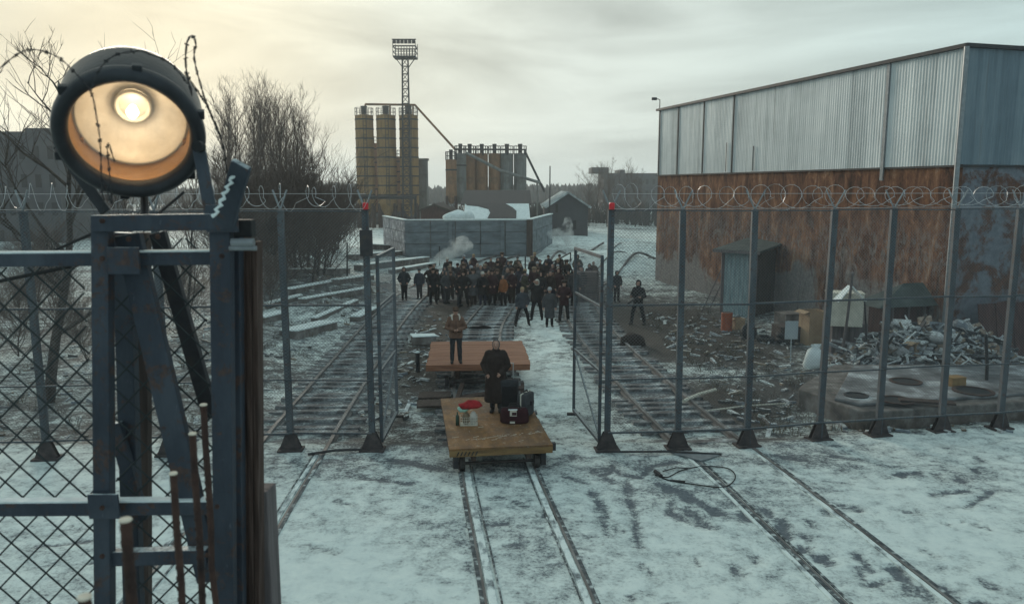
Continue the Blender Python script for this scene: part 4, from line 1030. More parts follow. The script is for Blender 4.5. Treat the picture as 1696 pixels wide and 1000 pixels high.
mb = MB(); mb.lathe([(.066, -.245), (.074, -.225), (.072, -.212), (.062, -.21), (.056, -.235)], 32, RM, LC); mb.f = [f for f in mb.f if len(f) == 4]; mb.build('socket_ring', M['cream'], sl_, True)
em = NT('glowing_bulb'); e = em.n('ShaderNodeEmission'); e.inputs['Color'].default_value = (1.0, .80, .52, 1); e.inputs['Strength'].default_value = 12.0; em.l(e.outputs[0], em.out.inputs['Surface'])
mb = MB(); mb.lathe([(.001, -.215), (.014, -.21), (.018, -.19), (.024, -.165), (.018, -.142), (.001, -.135)], 20, RM, LC); mb.build('bulb', em.m, sl_, True)
for s in (-1, 1):
    mb = MB(); q = LC + RM @ V((s * R0 * .74, -.1, -.1)); mb.box(q, (.03, .03, .035), 0, RM); mb.build('lug', M['brass'], sl_, bevel=.004)
gl = NT('lamp_glass'); tr = gl.n('ShaderNodeBsdfTransparent'); gs = gl.n('ShaderNodeBsdfGlossy'); gs.inputs['Roughness'].default_value = .04
fx = gl.n('ShaderNodeFresnel'); mx = gl.n('ShaderNodeMixShader'); gl.l(fx.outputs[0], mx.inputs[0]); gl.l(tr.outputs[0], mx.inputs[1]); gl.l(gs.outputs[0], mx.inputs[2]); df = gl.n('ShaderNodeBsdfDiffuse'); df.inputs['Color'].default_value = (.75, .78, .78, 1); m2 = gl.n('ShaderNodeMixShader'); gl.l(gl.ramp(gl.noise(gl.coord('Object'), 6, 7, .7), [(.35, .06), (.7, .22)]), m2.inputs[0]); gl.l(mx.outputs[0], m2.inputs[1]); gl.l(df.outputs[0], m2.inputs[2]); gl.l(m2.outputs[0], gl.out.inputs['Surface'])  # pale diffuse layer in the glass imitates the reflected sky
mb = MB(); mb.shell([(R0 * .815, .022), (R0 * .5, .036), (R0 * .25, .042), (.001, .044)], 48, RM, LC); mb.build('front_glass', gl.m, sl_, True)
for px0, py0, px1, py1, Y in ((328, 238, 350, 358, 3.16), (96, 240, 176, 352, 3.5)):
    mb = MB(); mb.bar(A(px0, py0, Y), A(px1, py1, Y), .05, .018, (0, 1, 0)); mb.build('yoke_arm', M['steel_blue'] if px0 > 200 else M['black'], sl_, bevel=.004)
mb = MB(); mb.tube([A(238, 300, 3.45), A(240, 360, 3.3)], .016, 10).tube([A(305, 318, 3.35), A(256, 360, 3.3)], .006, 8); mb.build('support_rod', M['steel_dark'], sl_)
mb = MB(); q = A(329, 243, 3.12); mb.lathe([(.022, -.02), (.022, .02)], 16, Matrix.Rotation(PI / 2, 3, 'X'), q); mb.build('tilt_knob', M['rubber'], sl_)
L = bpy.data.lights.new('bulb_light', 'POINT'); L.energy = .4; L.color = (1, .72, .42); L.shadow_soft_size = .03
lo = bpy.data.objects.new('bulb_light', L); COL.objects.link(lo); lo.parent = sl_; lo.location = (LC + RM @ V((0, 0, -.06))) - wloc(sl_)

# barbed wire coil over the tower
def barbed(strands, label, r=.0022):
    mb = MB(); rr = random.Random(len(strands))
    for S in strands:
        C = catmull([A(*p) for p in S], .012)
        C2 = [c + V((math.sin(i * .9), 0, math.cos(i * .9))) * .0026 for i, c in enumerate(C)]
        mb.tube(C2, r, 4); mb.tube([c - (d - c) for c, d in zip(C, C2)], r, 4)
        for i in range(2, len(C) - 2, 4):
            for q in range(3):
                d = V((rr.uniform(-1, 1), rr.uniform(-.6, .6), rr.uniform(-1, 1))).normalized() * .0085
                mb.tube([C[i] - d, C[i] + d], .0022, 4)
    one('barbed_wire', mb, M['steel_dark'], label, 'barbed wire')
barbed([[(318, 158, 3.0), (308, 110, 3.0), (310, 70, 3.0), (318, 60, 3.02), (324, 72, 3.05), (322, 100, 3.1), (338, 160, 3.15), (352, 195, 3.2), (368, 235, 3.25), (378, 300, 3.3)],
        [(306, 120, 3.0), (326, 150, 3.05), (345, 180, 3.15), (362, 222, 3.2)]], 'black barbed wire loop rising right of the searchlight')
barbed([[(-20, 130, 2.7), (40, 85, 2.8), (90, 92, 2.85), (125, 122, 2.85), (150, 152, 2.85), (160, 195, 2.85), (166, 240, 2.85), (168, 300, 2.9), (172, 352, 3.0)],
        [(232, 84, 2.86), (190, 92, 2.86), (165, 115, 2.85), (150, 152, 2.85)], [(232, 84, 2.9), (280, 104, 2.95), (312, 140, 3.0)], [(172, 300, 2.9), (185, 335, 3.0), (178, 240, 2.87), (190, 268, 2.9)]],
       'thin barbed wire strands hanging across the searchlight face', .0014)

# ------------------------------------------------------------------ warehouse on the right
wn = G(1560, 587, YD); wf = G(1085, 465, YD)
wd = (wf - wn); wd.z = 0; WL = wd.length; wu = wd.normalized(); wr = V((-wu.y * -1, wu.x * -1, 0)); wr = V((wu.y, -wu.x, 0))   # wr points right
wr = wr if wr.x > 0 else -wr
wh = thing('warehouse', 'large warehouse with pale corrugated top over rusty lower walls', 'warehouse', (wn.x, wn.y, YD))
ZT, ZC, WD = 10.45, 6.6, 16.0
def P(a, b, z): return wn + wu * a + wr * b + V((0, 0, z - wn.z))
mb = MB(); mb.slab([P(0, 0, -.3), P(WL, 0, -.3), P(WL, 0, ZC), P(0, 0, ZC)], -.25)
if (mb.v and True):
    pass
mb = MB(); mb.add([P(0, 0, -.3), P(WL, 0, -.3), P(WL, 0, ZC), P(0, 0, ZC), P(0, .25, -.3), P(WL, .25, -.3), P(WL, .25, ZC), P(0, .25, ZC)], [(0, 1, 2, 3), (7, 6, 5, 4), (0, 4, 5, 1), (1, 5, 6, 2), (2, 6, 7, 3), (3, 7, 4, 0)])
mb.build('long_wall', M['rust_wall'], wh)
mb = MB(); mb.add([P(0, .251, -.3), P(0, WD, -.3), P(0, WD, ZC), P(0, .251, ZC), P(.25, .251, -.3), P(.25, WD, -.3), P(.25, WD, ZC), P(.25, .251, ZC)], [(3, 2, 1, 0), (4, 5, 6, 7), (0, 1, 5, 4), (1, 2, 6, 5), (2, 3, 7, 6), (3, 0, 4, 7)])
mb.build('end_wall', M['grey_rust'], wh)
mb = MB(); mb.add([P(WL, .25, -.3), P(WL, WD, -.3), P(WL, WD, ZT - .3), P(WL, .25, ZT - .3), P(.25, WD, -.3), P(.25, WD, ZT - .3)], [(0, 1, 2, 3), (1, 4, 5, 2)]); mb.build('back_wall', M['grey_rust'], wh)
def corrug(a0, a1, fn, z0, z1, pitch=.14, dep=.008):
    mb = MB(); n = max(2, int((a1 - a0) / pitch)); vs = []
    for i in range(n * 4 + 1):
        a = a0 + (a1 - a0) * i / (n * 4); o = -(.06 + (dep if i % 4 in (1, 2) else 0))
        for z in (z0, z1): vs.append(fn(a, o, z))
    m_ = n * 4 + 1
    fs = [(2 * i, 2 * i + 2, 2 * i + 3, 2 * i + 1) for i in range(m_ - 1)]
    vs += [fn(a0, .1, z0), fn(a0, .1, z1), fn(a1, .1, z0), fn(a1, .1, z1)]
    b_ = 2 * m_; fs += [(b_, 0, 1, b_ + 1), (2 * m_ - 2, b_ + 2, b_ + 3, 2 * m_ - 1)]
    mb.add(vs, fs); return mb
# bays of the long side, split at the photographed seams
def bay(px, py=230):
    d = ray(px, py); k = wr.dot(V((wn.x, wn.y, 0))); t = (wr.x * wn.x + wr.y * wn.y) / (wr.x * d.x + wr.y * d.y)
    p = V((d.x * t, d.y * t, 0)); return (p - V((wn.x, wn.y, 0))).dot(wu)
seams = [0.0] + [bay(x) for x in (1468, 1216, 1167, 1125, 1094)] + [WL]
fn = lambda a, o, z: P(a, o, z)
for i, (a, b) in enumerate(zip(seams[:-1], seams[1:])):
    corrug(a + .03, b - .03, fn, ZC - .05, ZT).build('cladding_bay', M['cladding'], wh)
    if i: 
        s = MB(); s.add([], []); s.bar(P(a, -.1, ZC - (.55 if i == 1 else .05)), P(a, -.1, ZT - .02), .16 if i == 1 else .07, .06 if i == 1 else .04, (wr.x, wr.y, 0)); s.build('seam_trim', M['galv'] if i == 1 else M['steel_dark'], wh)
fn2 = lambda a, o, z: P(o, a, z)
corrug(.05, WD, fn2, ZC - .03, ZT).build('end_cladding', M['cladding_shaded'], wh)
mb = MB(); mb.bar(P(-.15, -.13, ZT + .05), P(WL + .1, -.13, ZT + .05), .16, .13); mb.build('gutter', M['steel_dark'], wh)
mb = MB(); mb.bar(P(-.13, -.2, ZT + .05), P(-.13, WD, ZT + .05), .16, .13); mb.build('end_fascia', M['steel_dark'], wh)
mb = MB(); mb.slab([P(-.1, -.1, ZT + .115), P(WL, -.1, ZT + .115), P(WL, WD, ZT + .3), P(-.1, WD, ZT + .3)], .06); mb.build('roof', M['roof_snow'], wh)
mb = MB(); mb.tube([P(-.16, -.16, ZT), P(-.16, -.16, ZC - .1), P(-.16, -.16, .6)], .085, 10); mb.build('downpipe', M['galv'], wh)
mb = MB(); mb.bar(P(0, -.06, ZC - .09), P(WL, -.06, ZC - .09), .06, .06).bar(P(-.06, 0, ZC - .09), P(-.06, WD, ZC - .09), .06, .06); mb.build('flashing', M['steel_dark'], wh)
for px, z0, z1 in ((1252, ZC, ZC + 1.2), (1207, ZC, ZC + 1.5)):
    a = bay(px); mb = MB(); mb.bar(P(a, -.12, z0), P(a, -.12, z1), .03, .03); mb.build('drip_pipe', M['steel_dark'], wh)
mb = MB(); q = P(WL - .2, -.1, ZT + .1); mb.tube([q, q + V((0, 0, .55)), q + V((-.25, 0, .62))], .03, 6).box(q + V((-.35, 0, .6)), (.3, .16, .16)); mb.build('roof_lamp', M['steel_dark'], wh)

# sheds against the warehouse
def shed(name, label, px0, px1, ybase, h, depth, m_front, m_side, roofm, over=.35, rise=.35):
    c0 = G(px0, ybase, YD); c1 = G(px1, ybase + 6, YD); u = (c1 - c0).normalized(); w = (c1 - c0).length; v = V((-u.y, u.x, 0))
    t = thing(name, label, 'shed', c0)
    q = lambda a, b, z: c0 + u * a + v * b + V((0, 0, z))
    mb = MB(); mb.slab([q(0, 0, -.1), q(w, 0, -.1), q(w, 0, h), q(0, 0, h)], -.08); mb.build('front_wall', m_front, t)
    mb = MB(); mb.slab([q(w, 0, -.1), q(w, depth, -.1), q(w, depth, h), q(w, 0, h)], -.08); mb.build('side_wall', m_side, t)
    mb = MB(); mb.slab([q(0, depth, -.1), q(0, 0, -.1), q(0, 0, h), q(0, depth, h)], -.08); mb.build('side_wall', m_side, t)
    mb = MB(); mb.slab([q(-over, -over, h), q(w + over, -over, h), q(w + over, depth + .1, h + rise), q(-over, depth + .1, h + rise)], .1); mb.build('roof', roofm, t)
    e = MB(); e.bar(q(-over, -over - .02, h + .02), q(w + over, -over - .02, h + .02), .05, .13); e.build('fascia', M['grey_wood'], t)
    return t, q, w
t, q, w = shed('garden_shed', 'teal boarded shed with sagging felt roof against the rusty wall', 1194, 1247, 519, 2.95, 3.2, M['teal'], M['dark_board'], M['rust_roof'])
mb = MB(); mb.box(q(.02, -.03, 1.4), (.14, .08, 3.0)).box(q(w + .04, -.02, 1.4), (.13, .1, 2.9)); mb.build('corner_board', M['grey_wood'], t)
mb = MB()
for i in range(7): mb.bar(q(.2 + i * .21, -.022, .05), q(.2 + i * .21, -.022, 2.9), .02, .02, (0, 1, 0))
mb.build('board_seams', M['sign_grey'], t)
mb = MB(); p0 = q(-.9, -.2, 0); p1 = q(-.1, .1, 2.1)
for o in (0, .32): mb.bar(p0 + V((o, 0, 0)), p1 + V((o, 0, 0)), .05, .05)
for i in range(7): mb.bar(p0 + (p1 - p0) * (i + .5) / 7, p0 + (p1 - p0) * (i + .5) / 7 + V((.32, 0, 0)), .03)
one('ladder', mb, M['grey_wood'], 'short wooden ladder leaning on the teal shed', 'ladder')
# dark hut with the pyramid roof
hb = G(1495, 583, YD); t = thing('dark_hut', 'low dark red hut with spreading felt roof by the warehouse corner', 'hut', hb)
hx = lambda a, b, z: hb + wr * a - wu * -b * 1.0 * 1 + V((0, 0, z))
mb = MB(); mb.add([hx(-.9, 0, -.1), hx(2.6, 0, -.1), hx(2.6, 0, 1.75), hx(-.9, 0, 1.75), hx(-.9, .8, -.1), hx(2.6, .8, -.1), hx(2.6, .8, 1.75), hx(-.9, .8, 1.75)], [(0, 1, 2, 3), (5, 4, 7, 6), (1, 5, 6, 2), (4, 0, 3, 7), (4, 5, 1, 0)]); mb.build('wall', M['dark_red'], t)
mb = MB(); q = [hx(-1.5, -.4, 1.72), hx(3.0, -.4, 1.72), hx(3.0, 1.0, 1.72), hx(-1.5, 1.0, 1.72), hx(.2, .4, 2.45), hx(1.2, .4, 2.45)]
mb.add(q, [(0, 1, 5, 4), (1, 2, 5), (2, 3, 4, 5), (3, 0, 4), (3, 2, 1, 0)]); mb.build('roof', M['rust_roof'], t)
mb = MB()
for i in range(5): mb.box(hx(-.6 + i * .7, -.03, .8), (.09, .05, 1.7), math.atan2(wr.y, wr.x))
mb.build('batten', M['grey_wood'], t)
# red leaning sheets further right
hb2 = G(1625, 596, YD); mb = MB()
for i in range(5): mb.slab([hb2 + wr * (i * .75) + V((0, 0, -.1)), hb2 + wr * (i * .75 + .7) + V((0, 0, -.1)), hb2 + wr * (i * .75 + .72) - wu * -.35 + V((0, 0, 1.9 + .1 * (i % 2))), hb2 + wr * (i * .75) - wu * -.35 + V((0, 0, 1.9))], .04)
one('leaning_panels', mb, M['dark_red'], 'row of dark red panels leaning on the warehouse end wall', 'panels')

# ------------------------------------------------------------------ concrete slab with manholes
c = [G(1318, 668), G(1453, 725), G(1662, 694), G(1420, 625)]
pts = [(7.75, 20.55), (8.5, 18.35), (9.4, 18.45), (14.5, 19.6), (16.5, 23.5), (9.8, 23.4)]
t = thing('concrete_slab', 'raised cracked concrete slab with open manholes behind the right fence', 'concrete slab', (10, 20.5, YD))
mb = MB(); n0 = []
for i in range(len(pts)):
    a, b = pts[i], pts[(i + 1) % len(pts)]
    for k in range(6): f = k / 6; n0.append((a[0] + (b[0] - a[0]) * f + random.uniform(-.05, .05), a[1] + (b[1] - a[1]) * f + random.uniform(-.05, .05)))
mb.prism(n0, -.25, .42); mb.build('slab_body', M['concrete_dark'], t, bevel=.04)
mb = MB(); mb.prism([(8.2, 19.3), (8.6, 18.75), (14.2, 19.95), (15.5, 23.0), (10.2, 22.9)], .42, .5); o = mb.build('upper_course', M['slab_top'], t, bevel=.03)
for px, py, r, z, sn in ((1485, 663, .42, .5, 0), (1418, 655, .3, .5, 1), (1500, 632, .42, .5, 0), (1612, 648, .5, .5, 0)):
    g_ = G(px, py, z); m1 = MB(); m1.lathe([(r, 0), (r, .03), (r * .82, .03), (r * .82, .005), (.001, .005)], 28, None, (g_.x, g_.y, z)); 
    o = m1.build('manhole', M['rusty'] if not sn else M['steel_dark'], t)
    m2 = MB(); m2.lathe([(r * .8, .006), (.001, .007)], 24, None, (g_.x, g_.y, z)); m2.build('hole_dark_disc', M['rubber'], o)  # flat black disc painted for the shade inside the open manhole
g_ = G(1552, 665, .5); mb = MB(); mb.bar((g_.x - .9, g_.y + .1, .53), (g_.x + .3, g_.y - .25, .53), .3, .05); one('dark_plank', mb, M['brown_wood'], 'dark plank lying across the front of the concrete slab', 'plank')

# ------------------------------------------------------------------ junk in the right yard
def cbox(name, label, cat, px, py, wpx, hpx, m, dep=.6, rz=.2, z=YD, grp=None, openn=False):
    g_ = G(px, py, z); k = g_.y / F; w, h = wpx * k, hpx * k * 1.03
    t = thing(name, label, cat, (g_.x, g_.y + dep / 2, z), rz, grp)
    b = MB(); d = w * dep if dep > 1 else dep
    if openn:
        th = .015
        b.box((0, -d / 2, h / 2), (w, th, h)).box((0, d / 2, h / 2), (w, th, h)).box((-w / 2 + th / 2, 0, h / 2), (th, d - th, h)).box((w / 2 - th / 2, 0, h / 2), (th, d - th, h)).box((0, 0, .01), (w - .04, d - .04, .02))
        obj('box_body', b.mesh('box_body'), m, t)
        f = MB()
        for s in (-1, 1): f.slab([(s * w / 2, -d / 2, h), (s * w / 2, d / 2, h), (s * (w / 2 + .22), d / 2, h - .08), (s * (w / 2 + .22), -d / 2, h - .08)], .01)
        obj('flap', f.mesh('flap'), m, t)
    else:
        b.box((0, 0, h / 2), (w, d, h)); crumple(b, .03, 3); obj('box_body', b.mesh('box_body'), m, t, .015)
        f = MB(); f.box((0, 0, h + .008), (w * 1.04, d * 1.04, .03)); crumple(f, .02, 3); obj('lid', f.mesh('lid'), m, t, .006)
    return t
cbox('cream_crate', 'large cream crate on top of the bins by the dark hut', 'crate', 1404, 541, 56, 54, M['cream'], .8, -.25, 1.08)
cbox('cardboard_box', 'tall brown cardboard box standing left of the cream crate', 'box', 1350, 572, 33, 56, M['cardboard'], .7, .2, YD, None, True)
cbox('wooden_bin', 'grey boarded bin under the left of the cream crate', 'bin', 1388, 592, 30, 55, M['grey_wood'], .7, .1)
cbox('wooden_bin', 'grey boarded bin under the right of the cream crate', 'bin', 1422, 594, 28, 56, M['grey_wood'], .6, -.1)
cbox('pallet_box', 'low olive grey box with a pale lid behind the blank sign', 'box', 1312, 541, 36, 20, M['concrete_dark'], .8, .3, .3)
cbox('dark_chest', 'dark chest under the pale lidded box behind the blank sign', 'chest', 1316, 568, 56, 26, M['dark_board'], .8, .12)
cbox('cardboard_box', 'small open cardboard box lying on the rubble heap', 'box', 1520, 588, 32, 22, M['cardboard'], .55, .5, .55, None, True)
cbox('carton', 'small yellow brown carton on the concrete slab', 'carton', 1586, 640, 30, 14, M['yellow_box'], .3, .3, .5)
g_ = G(1352, 612, YD); mb = MB(); mb.loft([(g_.x, g_.y + .25, YD - .05, .30, .24), (g_.x, g_.y + .25, YD + .12, .36, .28), (g_.x + .02, g_.y + .25, YD + .42, .33, .25), (g_.x - .02, g_.y + .25, YD + .6, .22, .17), (g_.x, g_.y + .25, YD + .68, .13, .1), (g_.x + .03, g_.y + .25, YD + .78, .2, .14)], 22); crumple(mb, .09, 3.5); crumple(mb, .03, 11)
one('white_sack', mb, M['frost'], 'lumpy white sack standing left of the fence post', 'sack', None, True)
cbox('pale_board', 'pale board propped beside the grey bins', 'board', 1416, 612, 14, 32, M['concrete'], .08, .3)
cbox('open_drawer', 'small pale framed box beside the orange drum', 'box', 1224, 546, 18, 18, M['cardboard'], .4, .2, YD, None, True)
g_ = G(1203, 548, YD); t = thing('oil_drum', 'orange red oil drum beside the teal shed', 'drum', g_)
mb = MB(); mb.lathe([(.22, 0), (.23, .01), (.225, .2), (.235, .22), (.225, .24), (.225, .46), (.235, .48), (.225, .5), (.23, .76), (.22, .78)], 24); obj('drum_body', mb.mesh('drum_body'), M['orange'], t)
mb = MB(); mb.lathe([(.215, .781), (.21, .772), (.001, .772)], 24); obj('drum_lid', mb.mesh('drum_lid'), M['rusty'], t)
g_ = G(1309, 600, YD); t = thing('blank_sign', 'blank grey square sign on a thin post in the yard', 'sign', g_)
k = g_.y / F; mb = MB(); mb.tube([(0, 0, 0), (-.02, 0, 1.3)], .02, 8); obj('post', mb.mesh('post'), M['sign_grey'], t)
mb = MB(); mb.box((-.03, -.03, 1.12), (22 * k, .02, 31 * k)); obj('sign_plate', mb.mesh('sign_plate'), M['sign_grey'], t, .01)
# tyres
ty = MB(); ty.lathe([(.19, -.09), (.27, -.1), (.33, -.07), (.34, 0), (.33, .07), (.27, .1), (.19, .09), (.19, -.09)], 28); ty.f = [f for f in ty.f if len(f) == 4]; TYRE = ty.mesh('tyre', V((0, 0, 0)), True); TYRE.materials.append(M['rubber'])
for i, (px, py, z, tilt, lab) in enumerate(((1268, 566, .1, .1, 'black tyre lying left of the stack near the teal shed'), (1300, 568, .1, .0, 'black tyre at the bottom of the small stack'), (1300, 568, .31, .08, 'black tyre on top of the small stack'), (1240, 560, .25, 1.2, 'black tyre propped on edge near the orange drum'))):
    g_ = G(px, py, YD); o = obj('tyre', TYRE, None); o.location = (g_.x, g_.y, YD + z); o.rotation_euler = (tilt, 0, .4); tag(o, lab, 'tyre', 'old tyres in the yard')
# leaning poles and thin yard posts
for i, (a, b, r, lab) in enumerate(((G(1392, 602, YD), A(1412, 452, 24.5), .05, 'tall leaning pole in front of the cream crate'), (G(1434, 603, YD), A(1432, 500, 24), .035, 'upright pole right of the grey bins'), (G(1380, 560, YD), A(1380, 478, 29), .05, 'dark stub pole behind the cream crate'),
                               (G(1633, 652, .0), A(1633, 555, 20.2), .05, 'black post standing on the far right of the concrete slab'), (G(1436, 610, YD), A(1480, 556, 23.6), .05, 'dark rod slanting down to the rubble heap'))):
    mb = MB(); mb.tube([a, (a + b) / 2 + V((.03, 0, 0)), b], [r, r * .9, r * .8], 7); one('yard_pole', mb, M['steel_dark'] if i else M['grey_wood'], lab, 'pole', 'poles standing about the yard')
g_ = A(1410, 474, 25.9); mb = MB()
for s, l in ((-1, .5), (1, .42)):
    mb.slab([g_, g_ + V((s * l, -.25, -.48)), g_ + V((s * l * 1.1, .2, -.5)), g_ + V((0, .3, -.02))], .02)
crumple(mb, .04, 4); one('white_tarp', mb, M['frost'], 'small peaked white tarp over the cream crate', 'tarp')
# rubble heap
rs = random.Random(5); mb = MB()
PAL = [(.12, .12, .125), (.2, .2, .21), (.3, .31, .32), (.45, .46, .46), (.07, .065, .065), (.16, .12, .09), (.2, .23, .26), (.28, .22, .16), (.55, .57, .57), (.05, .05, .06), (.62, .64, .63), (.36, .37, .38)]
def heap_z(x, y): return 1.4 * math.exp(-((x - 13.7) / 2.5) ** 4 - ((y - 25.0) / 1.35) ** 2)
for i in range(1500):
    x = rs.uniform(10.6, 17.5); y = rs.uniform(23.4, 27); h = heap_z(x, y)
    if h < .05 + rs.random() * .25: continue
    mb.col = rs.choice(PAL)
    m_ = Matrix.Rotation(rs.uniform(0, 6.3), 3, 'Z') @ Matrix.Rotation(rs.gauss(0, .6), 3, 'X') @ Matrix.Rotation(rs.gauss(0, .6), 3, 'Y')
    t_ = rs.random(); p = (x, y, YD + h * rs.uniform(.75, 1.05))
    if t_ < .4: mb.box(p, (rs.uniform(.08, .3), rs.uniform(.06, .22), rs.uniform(.04, .16)), 0, m_)
    elif t_ < .65: mb.box(p, (rs.uniform(.2, .55), rs.uniform(.15, .4), .02), 0, m_)
    elif t_ < .85: mb.box(p, (rs.uniform(.5, 1.3), rs.uniform(.03, .08), rs.uniform(.03, .06)), 0, m_)
    else: mb.ell(p, (rs.uniform(.08, .2), rs.uniform(.08, .2), rs.uniform(.06, .12)), 7, 5, m_)
for i in range(70):                              # bigger sheets, bags and timbers in the heap
    x = rs.uniform(11.2, 16.5); y = rs.uniform(23.6, 26); h = heap_z(x, y)
    if h < .3: continue
    mb.col = rs.choice([(.10, .09, .085), (.3, .3, .3), (.2, .13, .085), (.42, .42, .41), (.05, .05, .055), (.16, .18, .2)])
    m_ = Matrix.Rotation(rs.uniform(0, 6.3), 3, 'Z') @ Matrix.Rotation(rs.gauss(0, .5), 3, 'X') @ Matrix.Rotation(rs.gauss(0, .4), 3, 'Y')
    p = (x, y, YD + h * rs.uniform(.85, 1.08)); t_ = rs.random()
    if t_ < .45: mb.box(p, (rs.uniform(.5, 1.0), rs.uniform(.35, .7), .025), 0, m_)
    elif t_ < .7: mb.ell(p, (rs.uniform(.2, .36), rs.uniform(.16, .3), rs.uniform(.12, .22)), 10, 7, m_)
    else: mb.box(p, (rs.uniform(1.0, 2.0), rs.uniform(.06, .14), rs.uniform(.05, .1)), 0, m_)
crumple(mb, .05, 2.5)
mb.col = (.06, .055, .055)
for i in range(16):
    for j in range(6):
        x, y = 10.6 + i * .45, 23.5 + j * .55; mb.box((x, y, YD + heap_z(x, y) / 2 - .1), (.52, .57, heap_z(x, y) * .9 + .1))
tag(one('rubble_heap', mb, M['rubble'], 'long grey rubble and scrap heap before the dark hut', 'rubble'), kind='stuff')
mb = MB()
for (px, py), (qx, qy), w in (((1560, 575), (1575, 600), .25),):
    pass
# scattered scraps of debris in the yards, beyond counting
mb = MB(); rs = random.Random(9)
for i in range(1500):
    side = rs.random()
    if side < .42: x, y = rs.uniform(-17, -7.0), rs.uniform(17.5, 48)
    elif side < .8: x, y = rs.uniform(5.8, 12), rs.uniform(18, 36)
    elif side < .9: x, y = rs.uniform(-4, -2.6), rs.uniform(19, 36)
    else: x, y = rs.uniform(-3, 6), rs.uniform(46, 60)
    mb.col = rs.choice(PAL[:8]) if rs.random() < .85 else (.6, .62, .6)
    s = rs.uniform(.4, 1.25); z = gz(x, y)
    mb.box((x, y, z + .02), (rs.uniform(.05, .5) * s, rs.uniform(.03, .12) * s, rs.uniform(.02, .09) * s), rs.uniform(0, 6.3), Matrix.Rotation(rs.uniform(0, 6.3), 3, 'Z') @ Matrix.Rotation(rs.gauss(0, .15), 3, 'Y'))
tag(one('ground_debris', mb, M['rubble'], 'small scraps and stones strewn over the yards', 'debris'), kind='stuff')
# dry grass tufts
mb = MB(); rs = random.Random(19)
for i in range(420):
    if rs.random() < .6: x, y = rs.uniform(-18, -7), rs.uniform(17.4, 46)
    else: x, y = rs.uniform(5.8, 9.5), rs.uniform(17.7, 38)
    z = gz(x, y); mb.col = rs.choice([(.09, .07, .045), (.13, .1, .06), (.06, .05, .035)])
    for k in range(9):
        a = rs.uniform(0, 6.3); l = rs.uniform(.12, .4); q = V((x + rs.uniform(-.12, .12), y + rs.uniform(-.12, .12), z - .02))
        mb.tube([q, q + V((math.cos(a) * l * .25, math.sin(a) * l * .25, l * .6)), q + V((math.cos(a) * l * .6, math.sin(a) * l * .6, l * .9))], [.006, .005, .002], 3, False)
tag(one('dry_grass', mb, M['rubble'], 'dead grass tufts poking through thin snow in the yards', 'grass'), kind='stuff')

# things lying nearer the gate
g_ = G(1150, 757); mb = MB(); mb.prism([(g_.x - .5, g_.y + .25), (g_.x - .42, g_.y + .15), (g_.x + .06, g_.y - .33), (g_.x + .55, g_.y + .02), (g_.x + .0, g_.y + .3)], .02, .05); one('metal_plate', mb, M['galv'], 'flat steel plate lying over the right rail at the fence', 'plate', None, bevel=.006)
pts = catmull([G(1085, 782, .02), G(1105, 794, .02), G(1160, 803, .02), G(1200, 806, .02), G(1218, 790, .02), G(1205, 775, .02), G(1165, 772, .02), G(1130, 778, .02), G(1105, 790, .02), G(1085, 786, .02)], .1)
mb = MB(); mb.tube(pts, .012, 6); one('cable_loop', mb, M['rubber'], 'black cable lying in a loop on the snow', 'cable')
mb = MB(); mb.tube([G(1095, 788, .05), G(1085, 780, .05)], .04, 8).tube([G(1110, 795, .03), G(1135, 797, .03)], .02, 6).tube([G(1098, 780, .03), G(1120, 774, .03), G(1140, 775, .03)], .012, 6); one('cable_plug', mb, M['steel_dark'], 'dark plug and cable end at the loop on the snow', 'plug')
for a, b, r, lab, m in ((G(1132, 664, .08), G(1185, 645, .08), .05, 'pale bent pipe lying on the right track', 'cream'), (G(1172, 680, -.04), G(1300, 668, -.04), .025, 'thin pale rod on the brown earth by the right track', 'cream'), (G(1010, 748, .05), G(1195, 752, .05), .025, 'thin dark bar on the snow along the right fence', 'steel_dark'), (G(510, 752, .05), G(600, 744, .05), .03, 'thin dark bar on the snow along the left fence', 'steel_dark')):
    mb = MB(); mb.tube([a, (a + b) / 2 + V((0, .05, .02)), b], r, 8); one('loose_bar', mb, M[m], lab, 'bar', 'bars lying on the ground')
g_ = G(1048, 572, YD); mb = MB(); mb.loft([(g_.x, g_.y, YD - .05, .5, .35), (g_.x, g_.y, .2, .45, .3), (g_.x + .05, g_.y, .35, .25, .18)], 14); crumple(mb, .12, 3); one('dark_bundle', mb, CL['dark brown'], 'dark crumpled bundle lying beside the right track', 'bundle', None, True)
g_ = G(692, 615, YD); t = thing('bollard', 'short dark bollard left of the planked wagon', 'bollard', g_); mb = MB(); mb.tube([(0, 0, -.1), (0, 0, .62)], .07, 10); obj('bollard_body', mb.mesh('bollard_body'), M['steel_dark'], t); mb = MB(); mb.lathe([(.075, .62), (.07, .66), (.001, .68)], 10); obj('snow_cap', mb.mesh('snow_cap'), M['snow'], t)
g_ = G(700, 572, YD); mb = MB(); mb.box((g_.x, g_.y + .3, .06), (.9, .7, .3), .2); o = one('stone_slab', mb, M['concrete_dark'], 'snow topped stone block left of the planked wagon', 'stone block', None, bevel=.04)
mb = MB(); mb.box((g_.x, g_.y + .3, .23), (.92, .72, .06), .2); crumple(mb, .05, 2); mb.build('snow_cap', M['snow'], o, bevel=.03)
g_ = G(776, 500, YD); mb = MB(); mb.bar((g_.x - 1.5, g_.y, -.02), (g_.x + .5, g_.y - .25, .02), .3, .07); one('ground_plank', mb, M['grey_wood'], 'pale plank lying on the earth before the crowd', 'plank')
g_ = G(795, 547, YD); mb = MB(); mb.ell((g_.x, g_.y, .0), (.5, .14, .1), 12, 8); crumple(mb, .08, 4); one('black_rag', mb, CL['black'], 'black rag lying between the centre rails', 'rag', None, True)
